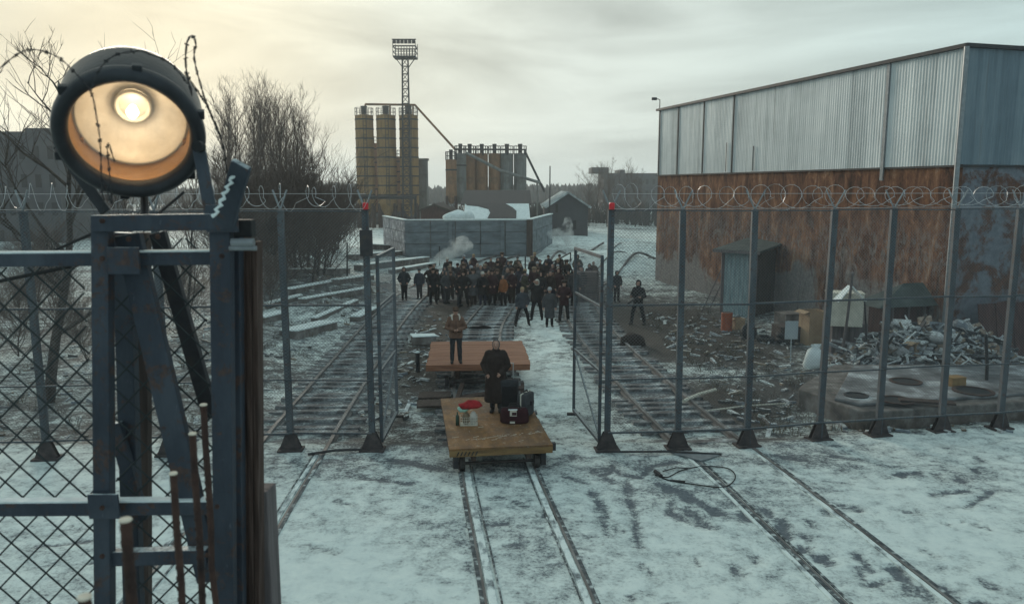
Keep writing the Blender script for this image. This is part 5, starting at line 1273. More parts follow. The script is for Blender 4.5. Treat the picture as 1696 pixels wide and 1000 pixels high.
# timber stack behind the right gate leaf
g_ = G(975, 500, YD); t = thing('timber_stack', 'stack of stickered boards behind the right gate leaf', 'timber stack', g_)
for i in range(13):
    mb = MB(); mb.box((random.uniform(-.05, .05), 0, .06 + i * .125), (1.15, .5, .06)); obj('board', mb.mesh('board'), M['grey_wood'], t)
mb = MB()
for s in (-.42, .42): mb.box((s, .0, .8), (.08, .44, 1.62))
obj('spacer', mb.mesh('spacer'), M['dark_board'], t)

# concrete beams under snow in the left yard
for i, (p0, p1, h, w, lab) in enumerate((
        ((582, 446), (690, 424), .45, .6, 'snow topped concrete beam farthest back in the left yard stack'), ((592, 455), (706, 436), .45, .6, 'snow topped concrete beam second from the back in the left yard'),
        ((648, 455), (718, 441), .3, .5, 'short snow topped beam behind the hooded loner'), ((470, 480), (575, 459), .4, .5, 'long snowy beam left of the gate near the thicket'),
        ((478, 503), (603, 474), .4, .5, 'long snowy beam crossing the left yard below the thicket one'), ((556, 488), (614, 470), .35, .5, 'short snowy beam close behind the left gate post'),
        ((478, 568), (545, 545), .35, .8, 'broad snowy slab lying nearest the left fence'), ((588, 534), (618, 520), .3, .5, 'small snowy block beside the left track'), ((440, 520), (500, 515), .3, .5, 'short beam end beside the timber post'),
        ((600, 432), (668, 416), .5, .35, 'thin snowy beam behind the farthest stack beam'), ((430, 462), (560, 440), .3, .35, 'thin long beam under the thicket edge'),
        ((500, 520), (606, 492), .3, .4, 'dark snow edged beam midway between fence and thicket'), ((520, 536), (590, 512), .25, .3, 'thin short beam in front of the dark snow edged one'),
        ((430, 540), (470, 530), .3, .6, 'stubby snowy slab just right of the timber post'))):
    a, b = G(p0[0], p0[1], YD), G(p1[0], p1[1], YD); za, zb = gz(a.x, a.y), gz(b.x, b.y)
    mb = MB(); mb.bar(V((a.x, a.y, za + h / 2 - .08)), V((b.x, b.y, zb + h / 2 - .08)), w, h); o = one('concrete_beam', mb, M['concrete_dark'], lab, 'beam', 'snow topped beams in the left yard', bevel=.02)
    mb = MB(); mb.bar(V((a.x, a.y, za + h - .055)), V((b.x, b.y, zb + h - .055)), w * 1.02, .07); mb.build('snow_cap', M['snow'], o, bevel=.03)
for i, (px, py, top, lab) in enumerate(((575, 470, 402, 'thin dark pole in the left yard by the thicket'), (870, 470, 424, 'thin pole standing behind the crowd left of the wall corner'), (728, 440, 408, 'thin pole before the left part of the concrete wall'), (945, 450, 418, 'thin pole behind the right end of the crowd'))):
    g_ = G(px, py, YD); mb = MB(); mb.tube([g_, A(px, top, g_.y)], .05, 6); one('yard_pole', mb, M['steel_dark'], lab, 'pole', 'poles standing about the yard')
g_ = G(945, 450, YD); mb = MB(); a = A(944, 419, g_.y); mb.bar(a, A(905, 440, g_.y - 1), .08).bar(A(944, 431, g_.y), A(915, 433, g_.y - .5), .06); one('hand_rail', mb, M['steel_dark'], 'dark sloping handrail behind the right end of the crowd', 'handrail')

# ------------------------------------------------------------------ concrete wall enclosure
w1, w2, w3, w4 = G(672, 432, YD), G(877, 430, YD), G(914, 409, YD), G(636, 417, YD)
HW = 3.15
cw = thing('concrete_wall', 'grey panelled concrete wall enclosing the yard behind the crowd', 'wall', w1)
def panels(a, b, nx_, m, zb=-.6, rows=4):
    d = b - a; d.z = 0; L_ = d.length; u = d.normalized(); v = V((u.y, -u.x, 0)); rr = random.Random(int(L_ * 7))
    for i in range(nx_):
        mb = MB()
        for r_ in range(rows):
            z0 = zb + (HW - zb) * r_ / rows; z1 = zb + (HW - zb) * (r_ + 1) / rows - .035; o = rr.uniform(0, .09); s0 = rr.uniform(-.03, .03)
            p0 = a + u * (L_ * i / nx_ + .03) ; p1 = a + u * (L_ * (i + 1) / nx_ - .03)
            q = [V((p.x, p.y, 0)) + v * o for p in (p0, p1)]
            mb.slab([q[0] + V((0, 0, z0)), q[1] + V((0, 0, z0)), q[1] + V((0, 0, z1)), q[0] + V((0, 0, z1))], -.22)
        mb.build('wall_panel', m, cw)
    bk = MB(); bk.slab([V((a.x, a.y, zb)) - v * .23, V((b.x, b.y, zb)) - v * .23, V((b.x, b.y, HW - .06)) - v * .23, V((a.x, a.y, HW - .06)) - v * .23], -.1); bk.build('backing', M['concrete_dark'], cw)
    cp = MB(); cp.bar(V((a.x, a.y, HW + .045)) - v * .1, V((b.x, b.y, HW + .045)) - v * .1, .42, .08); cp.build('snow_cap', M['snow'], cw, bevel=.03)
panels(w1, w2, 5, M['wall_panel']); panels(w2, w3, 4, M['wall_panel']); panels(w4, w1, 3, M['wall_frost'])
for p, z in ((w2, HW + .02), (w1 + (w2 - w1) * .36, HW - .2), (w1 + (w2 - w1) * .78, HW - .15)):
    mb = MB(); mb.box((p.x, p.y - .12, z / 2 - .3), (.5 if p is w2 else .3, .22, z + .6)); mb.build('wall_pier', M['wall_panel'] if p is not w2 else M['dark_board'], cw)

# ------------------------------------------------------------------ works behind: silos, mast, conveyors
YS = 112.0
def silo(label, px0, px1, ytop, ybot, Y, m, bands, grp, legs=True, neck=True):
    a = A(px0, ytop, Y); b = A(px1, ytop, Y); zb = A(px0, ybot, Y).z; r = (b.x - a.x) / 2; c = V(((a.x + b.x) / 2, Y, 0)); zt = a.z
    t = thing('silo', label, 'silo', (c.x, c.y, YD), 0, grp)
    mb = MB(); mb.lathe([(r * .3, zb - r * 1.3), (r, zb), (r, zt), (r * .96, zt + .12), (r * .3, zt + r * .22)], 28, None, c); mb.build('shell', m, t, False)
    mb = MB()
    for i in range(bands):
        z = zb + (zt - zb) * (i + 1) / (bands + .35); mb.lathe([(r + .0, z - .09), (r + .05, z - .09), (r + .05, z + .09), (r + .0, z + .09)], 28, None, c)
    mb.f = [f for f in mb.f if len(f) == 4]
    if bands: mb.build('band', M['gusset'], t)
    if legs:
        for s in (-.8, .8):
            for q in (-.6, .6):
                mb = MB(); mb.bar((c.x + s * r, c.y + q * r, -2.5), (c.x + s * r, c.y + q * r, zb + .1), .3); mb.build('leg', M['rusty'], t)
    if neck:
        mb = MB(); mb.lathe([(r * .32, zt + .1), (r * .32, zt + 1.2), (r * .36, zt + 1.25), (r * .36, zt + 1.4)], 14, None, c); mb.build('filler_neck', M['gusset'], t)
    if bands > 5:
        mb = MB(); lx = c.x + r * .25; ly = c.y - r - .12
        for q in (-.22, .22): mb.bar((lx + q, ly, zb), (lx + q, ly, zt + .9), .06)
        for i in range(int((zt - zb) / .6)): mb.bar((lx - .22, ly, zb + .6 * i), (lx + .22, ly, zb + .6 * i), .045)
        mb.build('ladder', M['steel_dark'], t)
    mb = MB(); n = 14
    for i in range(n):
        a0 = 2 * PI * i / n; a1 = 2 * PI * (i + 1) / n; p = V((c.x + r * math.cos(a0), c.y + r * math.sin(a0), zt)); q = V((c.x + r * math.cos(a1), c.y + r * math.sin(a1), zt))
        mb.bar(p, p + V((0, 0, 1.15)), .06)
        for dz in (.6, 1.12): mb.bar(p + V((0, 0, dz)), q + V((0, 0, dz)), .05)
    mb.build('guard_rail', M['steel_dark'], t)
    return t
g1 = 'tall ochre silos under the mast'
silo('tall ochre silo at the left end of the three', 588, 618, 193, 338, YS, M['silo_ochre'], 9, g1)
silo('tall ochre silo in the middle of the three', 623, 655, 193, 338, YS, M['silo_ochre'], 9, g1)
silo('tall ochre silo at the right of the three, under the mast', 661, 692, 193, 338, YS, M['silo_ochre'], 9, g1)
silo('shorter brown silo glimpsed between the left and middle ochre silos', 606, 632, 240, 335, YS + 6, M['silo_brown'], 4, g1, True, False)
silo('shorter brown silo glimpsed behind the middle and right ochre silos', 646, 670, 262, 335, YS + 6, M['silo_brown'], 4, g1, True, False)
g2 = 'row of lower silos right of the ochre ones'
lows = [(738, 756, 266, 'silo_brown', 'low brown silo at the left end of the lower row', 104), (753, 772, 256, 'silo_grey', 'grey silo second in the lower row', 106), (768, 788, 256, 'silo_brown', 'orange brown silo third in the lower row', 108), (788, 808, 256, 'silo_brown', 'orange brown silo fourth in the lower row', 108), (809, 829, 256, 'silo_brown', 'orange brown silo fifth in the lower row', 108), (829, 850, 256, 'silo_grey', 'grey silo sixth in the lower row', 108), (851, 872, 256, 'silo_grey', 'grey silo at the right end of the lower row', 108)]
for x0, x1, yt, m, lab, Y in lows: silo(lab, x0, x1, yt, 326, Y, M[m], 1 if Y < 107 else 0, g2, True, True)
def lattice(mb, base, top, w, w2, n, r):
    for i in range(n):
        f0, f1 = i / n, (i + 1) / n; c0 = base + (top - base) * f0; c1 = base + (top - base) * f1; a0 = w + (w2 - w) * f0; a1 = w + (w2 - w) * f1
        cs = ((-1, -1), (1, -1), (1, 1), (-1, 1))
        for k, (x, y) in enumerate(cs):
            x2, y2 = cs[(k + 1) % 4]
            mb.bar(c0 + V((x * a0, y * a0, 0)), c1 + V((x * a1, y * a1, 0)), r * 1.4)
            mb.bar(c0 + V((x * a0, y * a0, 0)), c1 + V((x2 * a1, y2 * a1, 0)), r); mb.bar(c1 + V((x * a1, y * a1, 0)), c1 + V((x2 * a1, y2 * a1, 0)), r)
YM = YS - 3
t = thing('floodlight_mast', 'tall lattice mast with a caged lamp platform above the silos', 'mast', (A(672, 340, YM).x, YM, YD))
mb = MB(); lattice(mb, V((A(674, 340, YM).x, YM, -2.5)), A(671, 98, YM), .62, .38, 26, .075); mb.build('lattice', M['steel_dark'], t)
c0, c1 = A(653, 96, YM), A(690, 96, YM); zt = A(670, 71, YM).z; zb = c0.z; hw = (c1.x - c0.x) / 2; cx = (c0.x + c1.x) / 2
mb = MB(); mb.box((cx, YM, zb), (hw * 2, hw * 1.6, .2)); 
for s in (-1, 1): mb.bar((cx + s * .38, YM, zb - 1.3), (cx + s * hw * .9, YM, zb), .1)
mb.build('platform', M['steel_dark'], t)
mb = MB()
for i in range(9):
    x = cx - hw + hw * 2 * i / 8
    for y in (-hw * .8, hw * .8): mb.bar((x, YM + y, zb), (x, YM + y, zt if i in (0, 8) else zb + 1.3), .07)
for z in (zb + .65, zb + 1.3, zt - .6):
    for y in (-hw * .8, hw * .8): mb.bar((cx - hw, YM + y, z), (cx + hw, YM + y, z), .09)
    for x in (cx - hw, cx + hw): mb.bar((x, YM - hw * .8, z), (x, YM + hw * .8, z), .09)
mb.build('cage', M['steel_dark'], t)
mb = MB()
for i in range(6):
    mb.box((cx - hw * .85 + hw * 1.7 * i / 5, YM - hw * .8, zt - .1), (.42, .3, .42))
mb.bar((cx - hw - .1, YM - hw * .8, zt + .2), (cx + hw + .1, YM - hw * .8, zt + .2), .14); mb.build('floodlights', M['gusset'], t)
def pipe(name, label, cat, pts, r, m='steel_dark', posts=()):
    P_ = [A(*p) for p in pts]; t = thing(name, label, cat, (P_[0].x, P_[0].y, YD)); mb = MB(); mb.tube(P_, r, 8); mb.build('pipe', M[m], t)
    for px, py0, py1, Y in posts: mb = MB(); a = A(px, py0, Y); mb.bar(a, V((a.x, Y, -2.5)) if py1 is None else A(px, py1, Y), .22); mb.build('support', M[m], t)
    return t
pipe('conveyor_pipe', 'pipe over the ochre silo tops sloping down to the lower silos', 'pipe', [(605, 173, YS), (687, 174, YS), (755, 249, 109)], .16, 'silo_brown', ((605, 173, 192, YS), (646, 173, 192, YS), (684, 174, 192, YS)))
pipe('conveyor_pipe', 'long pipe slanting across the front of the lower silos', 'pipe', [(771, 253, 105.6), (830, 283, 105.6), (895, 303, 105.6)], .2, 'silo_grey', ((868, 296, None, 105.6), (890, 302, None, 105.6)))
pipe('conveyor_pipe', 'thin pipe sloping off the right end of the lower silos', 'pipe', [(870, 252, 108), (902, 318, 108)], .15)
pipe('roof_walkway', 'walkway rail running along the tops of the lower silos', 'walkway', [(752, 247, 107), (872, 248, 107)], .1, 'steel_dark', ((760, 247, 257, 107), (800, 247, 257, 107), (840, 247, 257, 107), (870, 248, 257, 107)))
pipe('pipe_bridge', 'horizontal pipe on posts in front of the ochre silos', 'pipe bridge', [(560, 327, 78), (690, 327, 78)], .17, 'steel_dark', ((600, 327, None, 78), (688, 327, None, 78)))
mb = MB(); a, b = A(692, 266, YS + 3), A(707, 266, YS + 3); mb.box(((a.x + b.x) / 2, YS + 3.7, a.z / 2 - 1), (b.x - a.x, 1.5, a.z + 2)); mb.box(((a.x + b.x) / 2, YS + 3.7, a.z + .15), (b.x - a.x + .3, 1.8, .3)); one('lift_tower', mb, M['silo_grey'], 'narrow grey lift tower right of the tall ochre silos', 'tower')
# sheds in front of silos
def house(name, label, cat, pxl, pxr, ybase, yeave, yridge, Y, dep, wallm, roofm, wins=()):
    a, b = A(pxl, yeave, Y), A(pxr, yeave, Y); zr = A(pxl, yridge, Y).z; ze = a.z; z0 = -2.0; w = b.x - a.x; cx = (a.x + b.x) / 2
    t = thing(name, label, cat, (cx, Y, YD)); h = w / 2
    mb = MB(); mb.add([(a.x, Y, z0), (b.x, Y, z0), (b.x, Y, ze), (cx, Y, zr), (a.x, Y, ze), (a.x, Y + dep, z0), (b.x, Y + dep, z0), (b.x, Y + dep, ze), (cx, Y + dep, zr), (a.x, Y + dep, ze)], [(0, 1, 2, 3, 4), (9, 8, 7, 6, 5), (1, 6, 7, 2), (5, 0, 4, 9)]); mb.build('wall', wallm, t)
    mb = MB(); o = .4
    mb.slab([(a.x - .4, Y - o, ze - .2), (cx, Y - o, zr + .05), (cx, Y + dep + o, zr + .05), (a.x - .4, Y + dep + o, ze - .2)], -.2); mb.slab([(cx, Y - o, zr + .05), (b.x + .4, Y - o, ze - .2), (b.x + .4, Y + dep + o, ze - .2), (cx, Y + dep + o, zr + .05)], -.2); mb.build('roof', roofm, t)
    for px0, px1, py0, py1 in wins:
        p, q = A(px0, py0, Y), A(px1, py1, Y); mb = MB(); mb.box(((p.x + q.x) / 2, Y - .02, (p.z + q.z) / 2), (abs(q.x - p.x), .1, abs(q.z - p.z))); mb.build('window', M['rubber'], t)
    return t
house('gabled_shed', 'grey gabled house with snowy roof edge right of the concrete wall', 'house', 908, 974, 385, 340, 318, 92, 14, M['far_dark'], M['roof_snow'], ((920, 924, 338, 352), (949, 954, 365, 380)))
house('low_barn', 'dark low barn behind the wall between the two silo groups', 'barn', 697, 742, 365, 346, 338, 90, 8, M['dark_red'], M['dark_board'])
t = thing('covered_stockpile', 'low brown shed with snow slid off its front roof below the silos', 'shed', (A(822, 360, 84).x, 84, YD))
a, b = A(768, 340, 84), A(876, 340, 84); zt = A(768, 326, 90).z; zm = A(768, 340, 84).z
mb = MB(); mb.add([(a.x, 84, -2), (b.x, 84, -2), (b.x, 84, zm), (a.x, 84, zm), (a.x, 92, -2), (b.x, 92, -2), (b.x, 92, zt + 0), (a.x, 92, zt + 0)], [(0, 1, 2, 3), (1, 5, 6, 2), (4, 0, 3, 7), (5, 4, 7, 6)]); mb.build('wall', M['silo_brown'], t)
mb = MB(); mb.slab([(a.x - .3, 83.8, zm), (b.x + .3, 83.8, zm), (b.x + .3, 92, zt + .6), (a.x - .3, 92, zt + .6)], .15); mb.build('roof', M['gusset'], t)
q0, q1, q2, q3 = A(768, 366, 78), A(878, 366, 78), A(876, 341, 83.9), A(770, 341, 83.9)
mb = MB(); mb.slab([q0, q1, q2, q3], .25); mb.add([q0, q1, V((q1.x, q1.y, -2)), V((q0.x, q0.y, -2))], [(0, 1, 2, 3)]); sn_ = mb.build('snowy_lean_to', M['snow'], t)
def on_roof(u, v): p = q0 + (q1 - q0) * u; r = q3 + (q2 - q3) * u; return p + (r - p) * v
arch = [(.36, .0), (.40, .35), (.37, .6), (.2, .8), (.04, .86), (.0, 1.0), (.62, 1.0), (.68, .85), (.74, .7), (.8, .45), (.79, .0)]
nr_ = (q1 - q0).cross(q3 - q0).normalized(); mb = MB(); low_ = [on_roof(*p) + nr_ * .255 for p in arch]; n_ = len(low_)
mb.add(low_ + [p + nr_ * .06 for p in low_], [tuple(range(n_ - 1, -1, -1)), tuple(range(n_, 2 * n_))] + [(i, (i + 1) % n_, n_ + (i + 1) % n_, n_ + i) for i in range(n_)]); mb.build('bare_patch', M['gusset'], sn_)
for i, (px, w) in enumerate(((757, 2.2), (765, 1.6), (775, 1.0))):
    g_ = A(px, 361, 75); mb = MB(); mb.ell((g_.x, 75, g_.z), (w * .6, .9, .7), 14, 10); mb.v = [(p[0], p[1], p[2]) for p in mb.v]; mb.prism([(g_.x - w * .5, 74.5), (g_.x + w * .5, 74.5), (g_.x + w * .5, 75.5), (g_.x - w * .5, 75.5)], -1, g_.z); crumple(mb, .25, .9)
    one('snow_mound', mb, M['snow'], ['big rounded snow mound left of the covered shed', 'middle snow mound left of the covered shed', 'small snow mound touching the covered shed'][i], 'snow mound', 'snow mounds behind the wall', True)
for px, top, Y, lab in ((911, 275, 88, 'tall thin pole beside the gabled house'), (560, 290, 130, 'thin distant pole left of the ochre silos')):
    a = A(px, top, Y); mb = MB(); mb.tube([(a.x, Y, -1.5), a], [.12, .07], 6); one('utility_pole', mb, M['steel_dark'], lab, 'pole')
def block(label, px0, px1, ytop, Y, dep, steps=(), rows=5, cols=8):
    a, b = A(px0, ytop, Y), A(px1, ytop, Y); t = thing('apartment_block', label, 'building', ((a.x + b.x) / 2, Y, YD)); w = b.x - a.x
    mb = MB(); mb.box(((a.x + b.x) / 2, Y + dep / 2, a.z / 2 - 1), (w, dep, a.z + 2)); mb.build('wall', M['far_dark'], t)
    for q0, q1, yt in steps:
        p, q = A(q0, yt, Y), A(q1, yt, Y); mb = MB(); mb.box(((p.x + q.x) / 2, Y + dep / 2, (a.z + p.z) / 2), (q.x - p.x, dep * .7, p.z - a.z + .02)); mb.build('roof_house', M['far_dark'], t)
    for r_ in range(rows):
        for c_ in range(cols):
            if r_ * cols + c_ >= 96: continue
            mb = MB(); mb.box((a.x + w * (c_ + .5) / cols, Y - .01, a.z - 2.2 - r_ * 3.0), (w / cols * .4, .08, 1.4)); mb.build('window', M['rubber'], t)
    return t
block('distant dark apartment block with stepped roof behind the right trees', 1000, 1100, 287, 210, 14, ((982, 1010, 277), (1028, 1037, 281)), 4, 9)
block('dark flat roofed building behind the bare tree at the far left', -120, 92, 218, 85, 14, ((20, 60, 210),), 4, 9)

# ------------------------------------------------------------------ bare trees
def tree_meshes(seed, h, spread, n1=16, up=.8, bushy=1.0, r0=None, base=.12):
    r = random.Random(seed); tk = MB(); cr = MB(); r0 = r0 or h * .0095
    pts = [V((0, 0, -.2))]; d = V((r.gauss(0, .05), r.gauss(0, .05), 1)); k = 9
    for i in range(k):
        d = (d + V((r.gauss(0, .09), r.gauss(0, .09), .12))).normalized(); pts.append(pts[-1] + d * (h * .97 / k))
    tk.tube(pts, [r0 * (1 - .93 * i / k) + .006 for i in range(k + 1)], 7)
    def on(f): x = f * k; i = min(int(x), k - 1); return pts[i] + (pts[i + 1] - pts[i]) * (x - i)
    def limb(p, d, L, rad, lev, mb):
        n = 4 if lev < 2 else 2; P_ = [p]; q = p.copy(); dd = d.copy()
        for i in range(n):
            dd = (dd + V((r.gauss(0, .16), r.gauss(0, .16), r.gauss(.06, .1) + up * .12))).normalized(); q = q + dd * (L / n); P_.append(q)
        mb.tube(P_, [rad * (1 - .8 * i / n) + .002 for i in range(n + 1)], 5 if lev == 0 else 3, False)
        if lev >= 3: return
        m_ = int((6, 5, 2.4 if r.random() < .5 else 3.4)[lev] * bushy)
        for j in range(m_):
            f = r.uniform(.22, 1) * n; i = min(int(f), n - 1); pp_ = P_[i] + (P_[i + 1] - P_[i]) * (f - i)
            a = r.uniform(0, 6.28); side = V((math.cos(a), math.sin(a), r.uniform(-.1, .5)))
            nd = ((P_[i + 1] - P_[i]).normalized() * 1.0 + side * .85).normalized()
            limb(pp_, nd, L * r.uniform(.4, .72), max(rad * .40, .0036), lev + 1, cr)
    for i in range(n1):
        f = base + (1 - base) * (i + r.random()) / n1 * .95; a = i * 2.4 + r.uniform(-.4, .4)
        nd = V((math.cos(a), math.sin(a), up + r.uniform(-.2, .5))).normalized()
        limb(on(f), nd, h * spread * (1.05 - .5 * f) * r.uniform(.7, 1.2), r0 * (.5 - .36 * f) + .006, 0, cr if f > .4 else tk)
    return tk.mesh('trunk', V((0, 0, 0)), True), cr.mesh('crown')
TREES = []
for seed, h, sp, n1, up, bu, base in ((1, 11, .30, 14, 1.5, .95, .25), (2, 12, .25, 15, 2.0, .9, .22), (3, 9, .36, 13, 1.1, .95, .22), (4, 10, .28, 14, 1.8, .9, .2)):
    a, b = tree_meshes(seed, h, sp, n1, up, bu, None, base); a.materials.append(M['bark']); b.materials.append(M['twig']); TREES.append((h, a, b))
def tree(label, x, y, h, kind, grp, name='bare_tree', z=None, cat='tree', sx=1.0):
    H0, a, b = TREES[kind]; t = thing(name, label, cat, (x, y, (gz(x, y) if z is None else z) - .05), random.uniform(0, 6.3), grp); s = h / H0; t.scale = (s * sx, s * sx, s)
    obj('trunk', a, None, t); obj('crown', b, None, t); return t
TL = 'bare trees left of the silos'
spots = [(365, 160, 47, 0, 'bare tree at the left end of the thicket, beside the searchlight'), (388, 150, 52, 1, 'tall bare tree second from the left in the thicket'), (408, 172, 45, 3, 'upright bare tree third from the left in the thicket'),
         (424, 150, 56, 1, 'tall bare tree fourth from the left in the thicket'), (446, 168, 48, 0, 'bare tree with spreading crown in the middle of the thicket'), (463, 152, 54, 1, 'tall slender bare tree right of the thicket middle'),
         (480, 178, 47, 3, 'bare tree third from the thicket right end'), (500, 192, 50, 2, 'bare tree second from the thicket right end'), (516, 214, 46, 2, 'bare tree at the right end of the thicket'),
         (373, 168, 58, 3, 'bare tree at the back of the thicket, close to the lamp side'), (398, 146, 60, 1, 'tallest bare tree at the back left of the thicket'), (434, 160, 50, 3, 'slim bare tree in the thicket middle, left of the spreading one'), (454, 172, 62, 1, 'slim bare tree at the back of the thicket middle'), (472, 160, 60, 0, 'high bare tree at the back, right of the thicket middle'), (508, 205, 58, 3, 'low bare tree at the back right of the thicket'),
         (436, 205, 60, 3, 'bare tree at the back of the thicket, mid left'), (490, 215, 62, 0, 'bare tree at the back of the thicket, mid right'), (378, 205, 60, 2, 'bare tree at the back of the thicket, far left')]
random.seed(11)
for px, top, Y, k, lab in spots:
    p = A(px, top, Y); z = gz(p.x, Y); tree(lab, p.x, Y, p.z - z, k, TL, 'bare_tree', z, 'tree', 1.0)
# leafless undergrowth below them
bt = tree_meshes(31, 3.2, .6, 20, .9, 1.2, .03, .03); bt[0].materials.append(M['bark']); bt[1].materials.append(M['twig'])
words = ['leftmost', 'second', 'third', 'fourth', 'fifth', 'sixth', 'seventh', 'eighth', 'ninth', 'tenth', 'eleventh', 'rightmost']
for i in range(12):
    px = 372 + i * 15.5 + random.uniform(-3, 3); Y = 43 + (i % 3) * 3.5; p = A(px, 300, Y); z = gz(p.x, Y)
    t = thing('bare_bush', ('%s bare bush from the left under the thicket trees' % words[i]) if 0 < i < 11 else ('%s bare bush under the thicket trees' % words[i]), 'bush', (p.x, Y, z - .05), random.uniform(0, 6), 'bushes under the thicket trees'); s = random.uniform(1.15, 1.75); t.scale = (s * 1.25, s * 1.25, s)
    obj('stems', bt[0], None, t); obj('crown', bt[1], None, t)
for i, (px, Y, s, lab) in enumerate(((20, 27, .8, 'bare bush at the far left behind the mesh'), (95, 31, .95, 'bare bush behind the left fence, beside the crooked tree'), (135, 26, .6, 'small bare bush close to the tower leg'), (290, 30, .9, 'bare bush seen between the tower braces'), (445, 36, .75, 'bare bush right of the timber post'), (60, 40, 1.1, 'large bare bush before the flat roofed building'))):
    p = A(px, 470, Y); t = thing('bare_bush', lab, 'bush', (p.x, Y, gz(p.x, Y) - .05), i * 1.1); t.scale = (s, s, s * .9)
    obj('stems', bt[0], None, t); obj('crown', bt[1], None, t)
# near bare tree at the far left
a, b = tree_meshes(57, 9.2, .34, 11, .8, .85, .15, .2); a.materials.append(M['bark']); b.materials.append(M['bark']); TREES.append((9.2, a, b))
p = A(60, 90, 21); tree('bare tree with crooked limbs left of the searchlight', A(55, 400, 21).x, 21, p.z + .1, 4, None, 'bare_tree', YD)
p = A(-60, 190, 24); tree('bare tree cut off by the left edge of the view', A(-60, 400, 24).x, 24, p.z + .1, 3, None, 'bare_tree', YD)
tree('slim bare tree inside the yard between tower legs', A(300, 400, 27).x, 27, 7.0, 3, None, 'bare_tree', YD)
p = A(130, 390, 30); tree('bare tree before the dark flat roofed building', p.x, 34, 8.0, 2, None, 'bare_tree', YD)
# trees before the distant block at the right
TRr = 'bare trees before the distant block'
for i, (px, top, Y, k, lab) in enumerate(((966, 288, 125, 2, 'bare tree at the left of the distant block'), (985, 276, 130, 0, 'bare tree second from left before the distant block'), (1003, 278, 128, 3, 'bare tree third from left before the distant block'), (1022, 290, 132, 2, 'bare tree fourth from left before the distant block'), (1042, 286, 126, 0, 'bare tree fifth from left before the distant block'), (1066, 272, 122, 1, 'bare tree nearest the warehouse corner'), (1055, 295, 118, 3, 'bare tree just left of the warehouse corner, lower'), (978, 300, 118, 3, 'low bare tree right of the gabled house'), (1010, 302, 116, 2, 'low bare tree in front of the distant block'))):
    p = A(px, top, Y); tree(lab, p.x, Y, p.z + 2.0, k, TRr, 'bare_tree', -1.9, 'tree', 1.25)
p = A(1128, 210, 40); 
# far-off wood along the horizon
mb = MB(); rs = random.Random(77)
for i in range(5200):
    x = rs.uniform(-330, 330); Y = rs.uniform(270, 340); h = 5.5 + 2.6 * mnoise.noise(V((x * .02, 3, 0))) + rs.uniform(-1.2, 1.2) + (Y - 270) * .012
    w = rs.uniform(.5, 1.5); mb.col = rs.choice([(.035, .034, .032), (.05, .045, .042), (.028, .03, .028)])
    mb.lathe([(w * .5, -3), (w, h * .45), (w * .6, h * .8), (.02, h)], 5, None, (x, Y, 0))
tag(one('distant_wood', mb, M['rubble'], 'far off line of bare woodland along the horizon', 'woodland'), kind='stuff')
# low bank and scrub behind the works
mb = MB(); rs = random.Random(78)
for i in range(1500):
    x = rs.uniform(-75, 75); Y = rs.uniform(122, 150); h = rs.uniform(1.2, 3.4); mb.col = rs.choice([(.04, .036, .033), (.06, .05, .045)])
    for k in range(3):
        a_ = rs.uniform(0, 6.3); mb.tube([(x, Y, -1.5), (x + math.cos(a_) * .5, Y + math.sin(a_) * .5, h * .6), (x + math.cos(a_) * 1.1, Y + math.sin(a_) * 1.1, h)], [.12, .1, .03], 3, False)
tag(one('far_scrub', mb, M['rubble'], 'bare scrub growing behind the silos and sheds', 'scrub'), kind='stuff')

# ------------------------------------------------------------------ steam
def steam(cx, cy, cz, sx, sy, sz, dens, seed, label, puffs):
    mb = MB()
    for (a, b, c, r) in puffs: mb.ell((cx + a, cy + b, cz + c), (r, r, r), 14, 10)
    me = tmp_remesh(mb, .22, 3)
    for v in me.vertices: v.co -= V((cx, cy, cz))
    t = NT('steam_volume'); vec = t.coord('Object'); n = t.noise(vec, .9, 5, .6)
    d = t.ramp(n, [(.46, 0.0), (.8, 1.0)]); pv = t.n('ShaderNodeVolumePrincipled'); pv.inputs['Color'].default_value = (.93, .96, .95, 1); pv.inputs['Anisotropy'].default_value = .2
    t.l(t.math('MULTIPLY', d, dens), pv.inputs['Density']); t.l(pv.outputs[0], t.out.inputs['Volume'])
    o = obj('steam', me, t.m); o.location = (cx, cy, cz); tag(o, label, 'steam', None, 'stuff')
p = A(752, 415, 57); steam(p.x, 57, p.z, 1, 1, 1, 3.4, 1, 'low white steam puff drifting before the concrete wall', ((-1.3, 0, -.75, .4), (-.9, 0, -.5, .5), (-.4, 0, -.15, .62), (.1, 0, .2, .75), (.65, 0, .45, .7), (1.05, .1, .35, .45)))
p = A(942, 385, 68); steam(p.x, 68, p.z, 1, 1, 1, 3.6, 2, 'column of white steam rising beside the gabled house', ((.15, 0, -2.2, .35), (.15, 0, -1.6, .42), (.1, 0, -.9, .5), (.0, 0, -.2, .58), (-.1, 0, .5, .55), (-.1, 0, 1.1, .42), (-.8, .2, .0, .6), (-1.5, .3, -.2, .5)))

# ------------------------------------------------------------------ air, sky, sun, camera
hz = NT('winter_haze'); pv = hz.n('ShaderNodeVolumePrincipled'); pv.inputs['Color'].default_value = (.86, .92, .95, 1); pv.inputs['Density'].default_value = .0008; pv.inputs['Anisotropy'].default_value = .35
hz.l(pv.outputs[0], hz.out.inputs['Volume'])
mb = MB(); mb.box((0, 560, 20), (1960, 2060, 46)); o = obj('haze', mb.mesh('haze'), hz.m); tag(o, 'thin cold winter haze over the whole yard', 'haze', None, 'stuff')

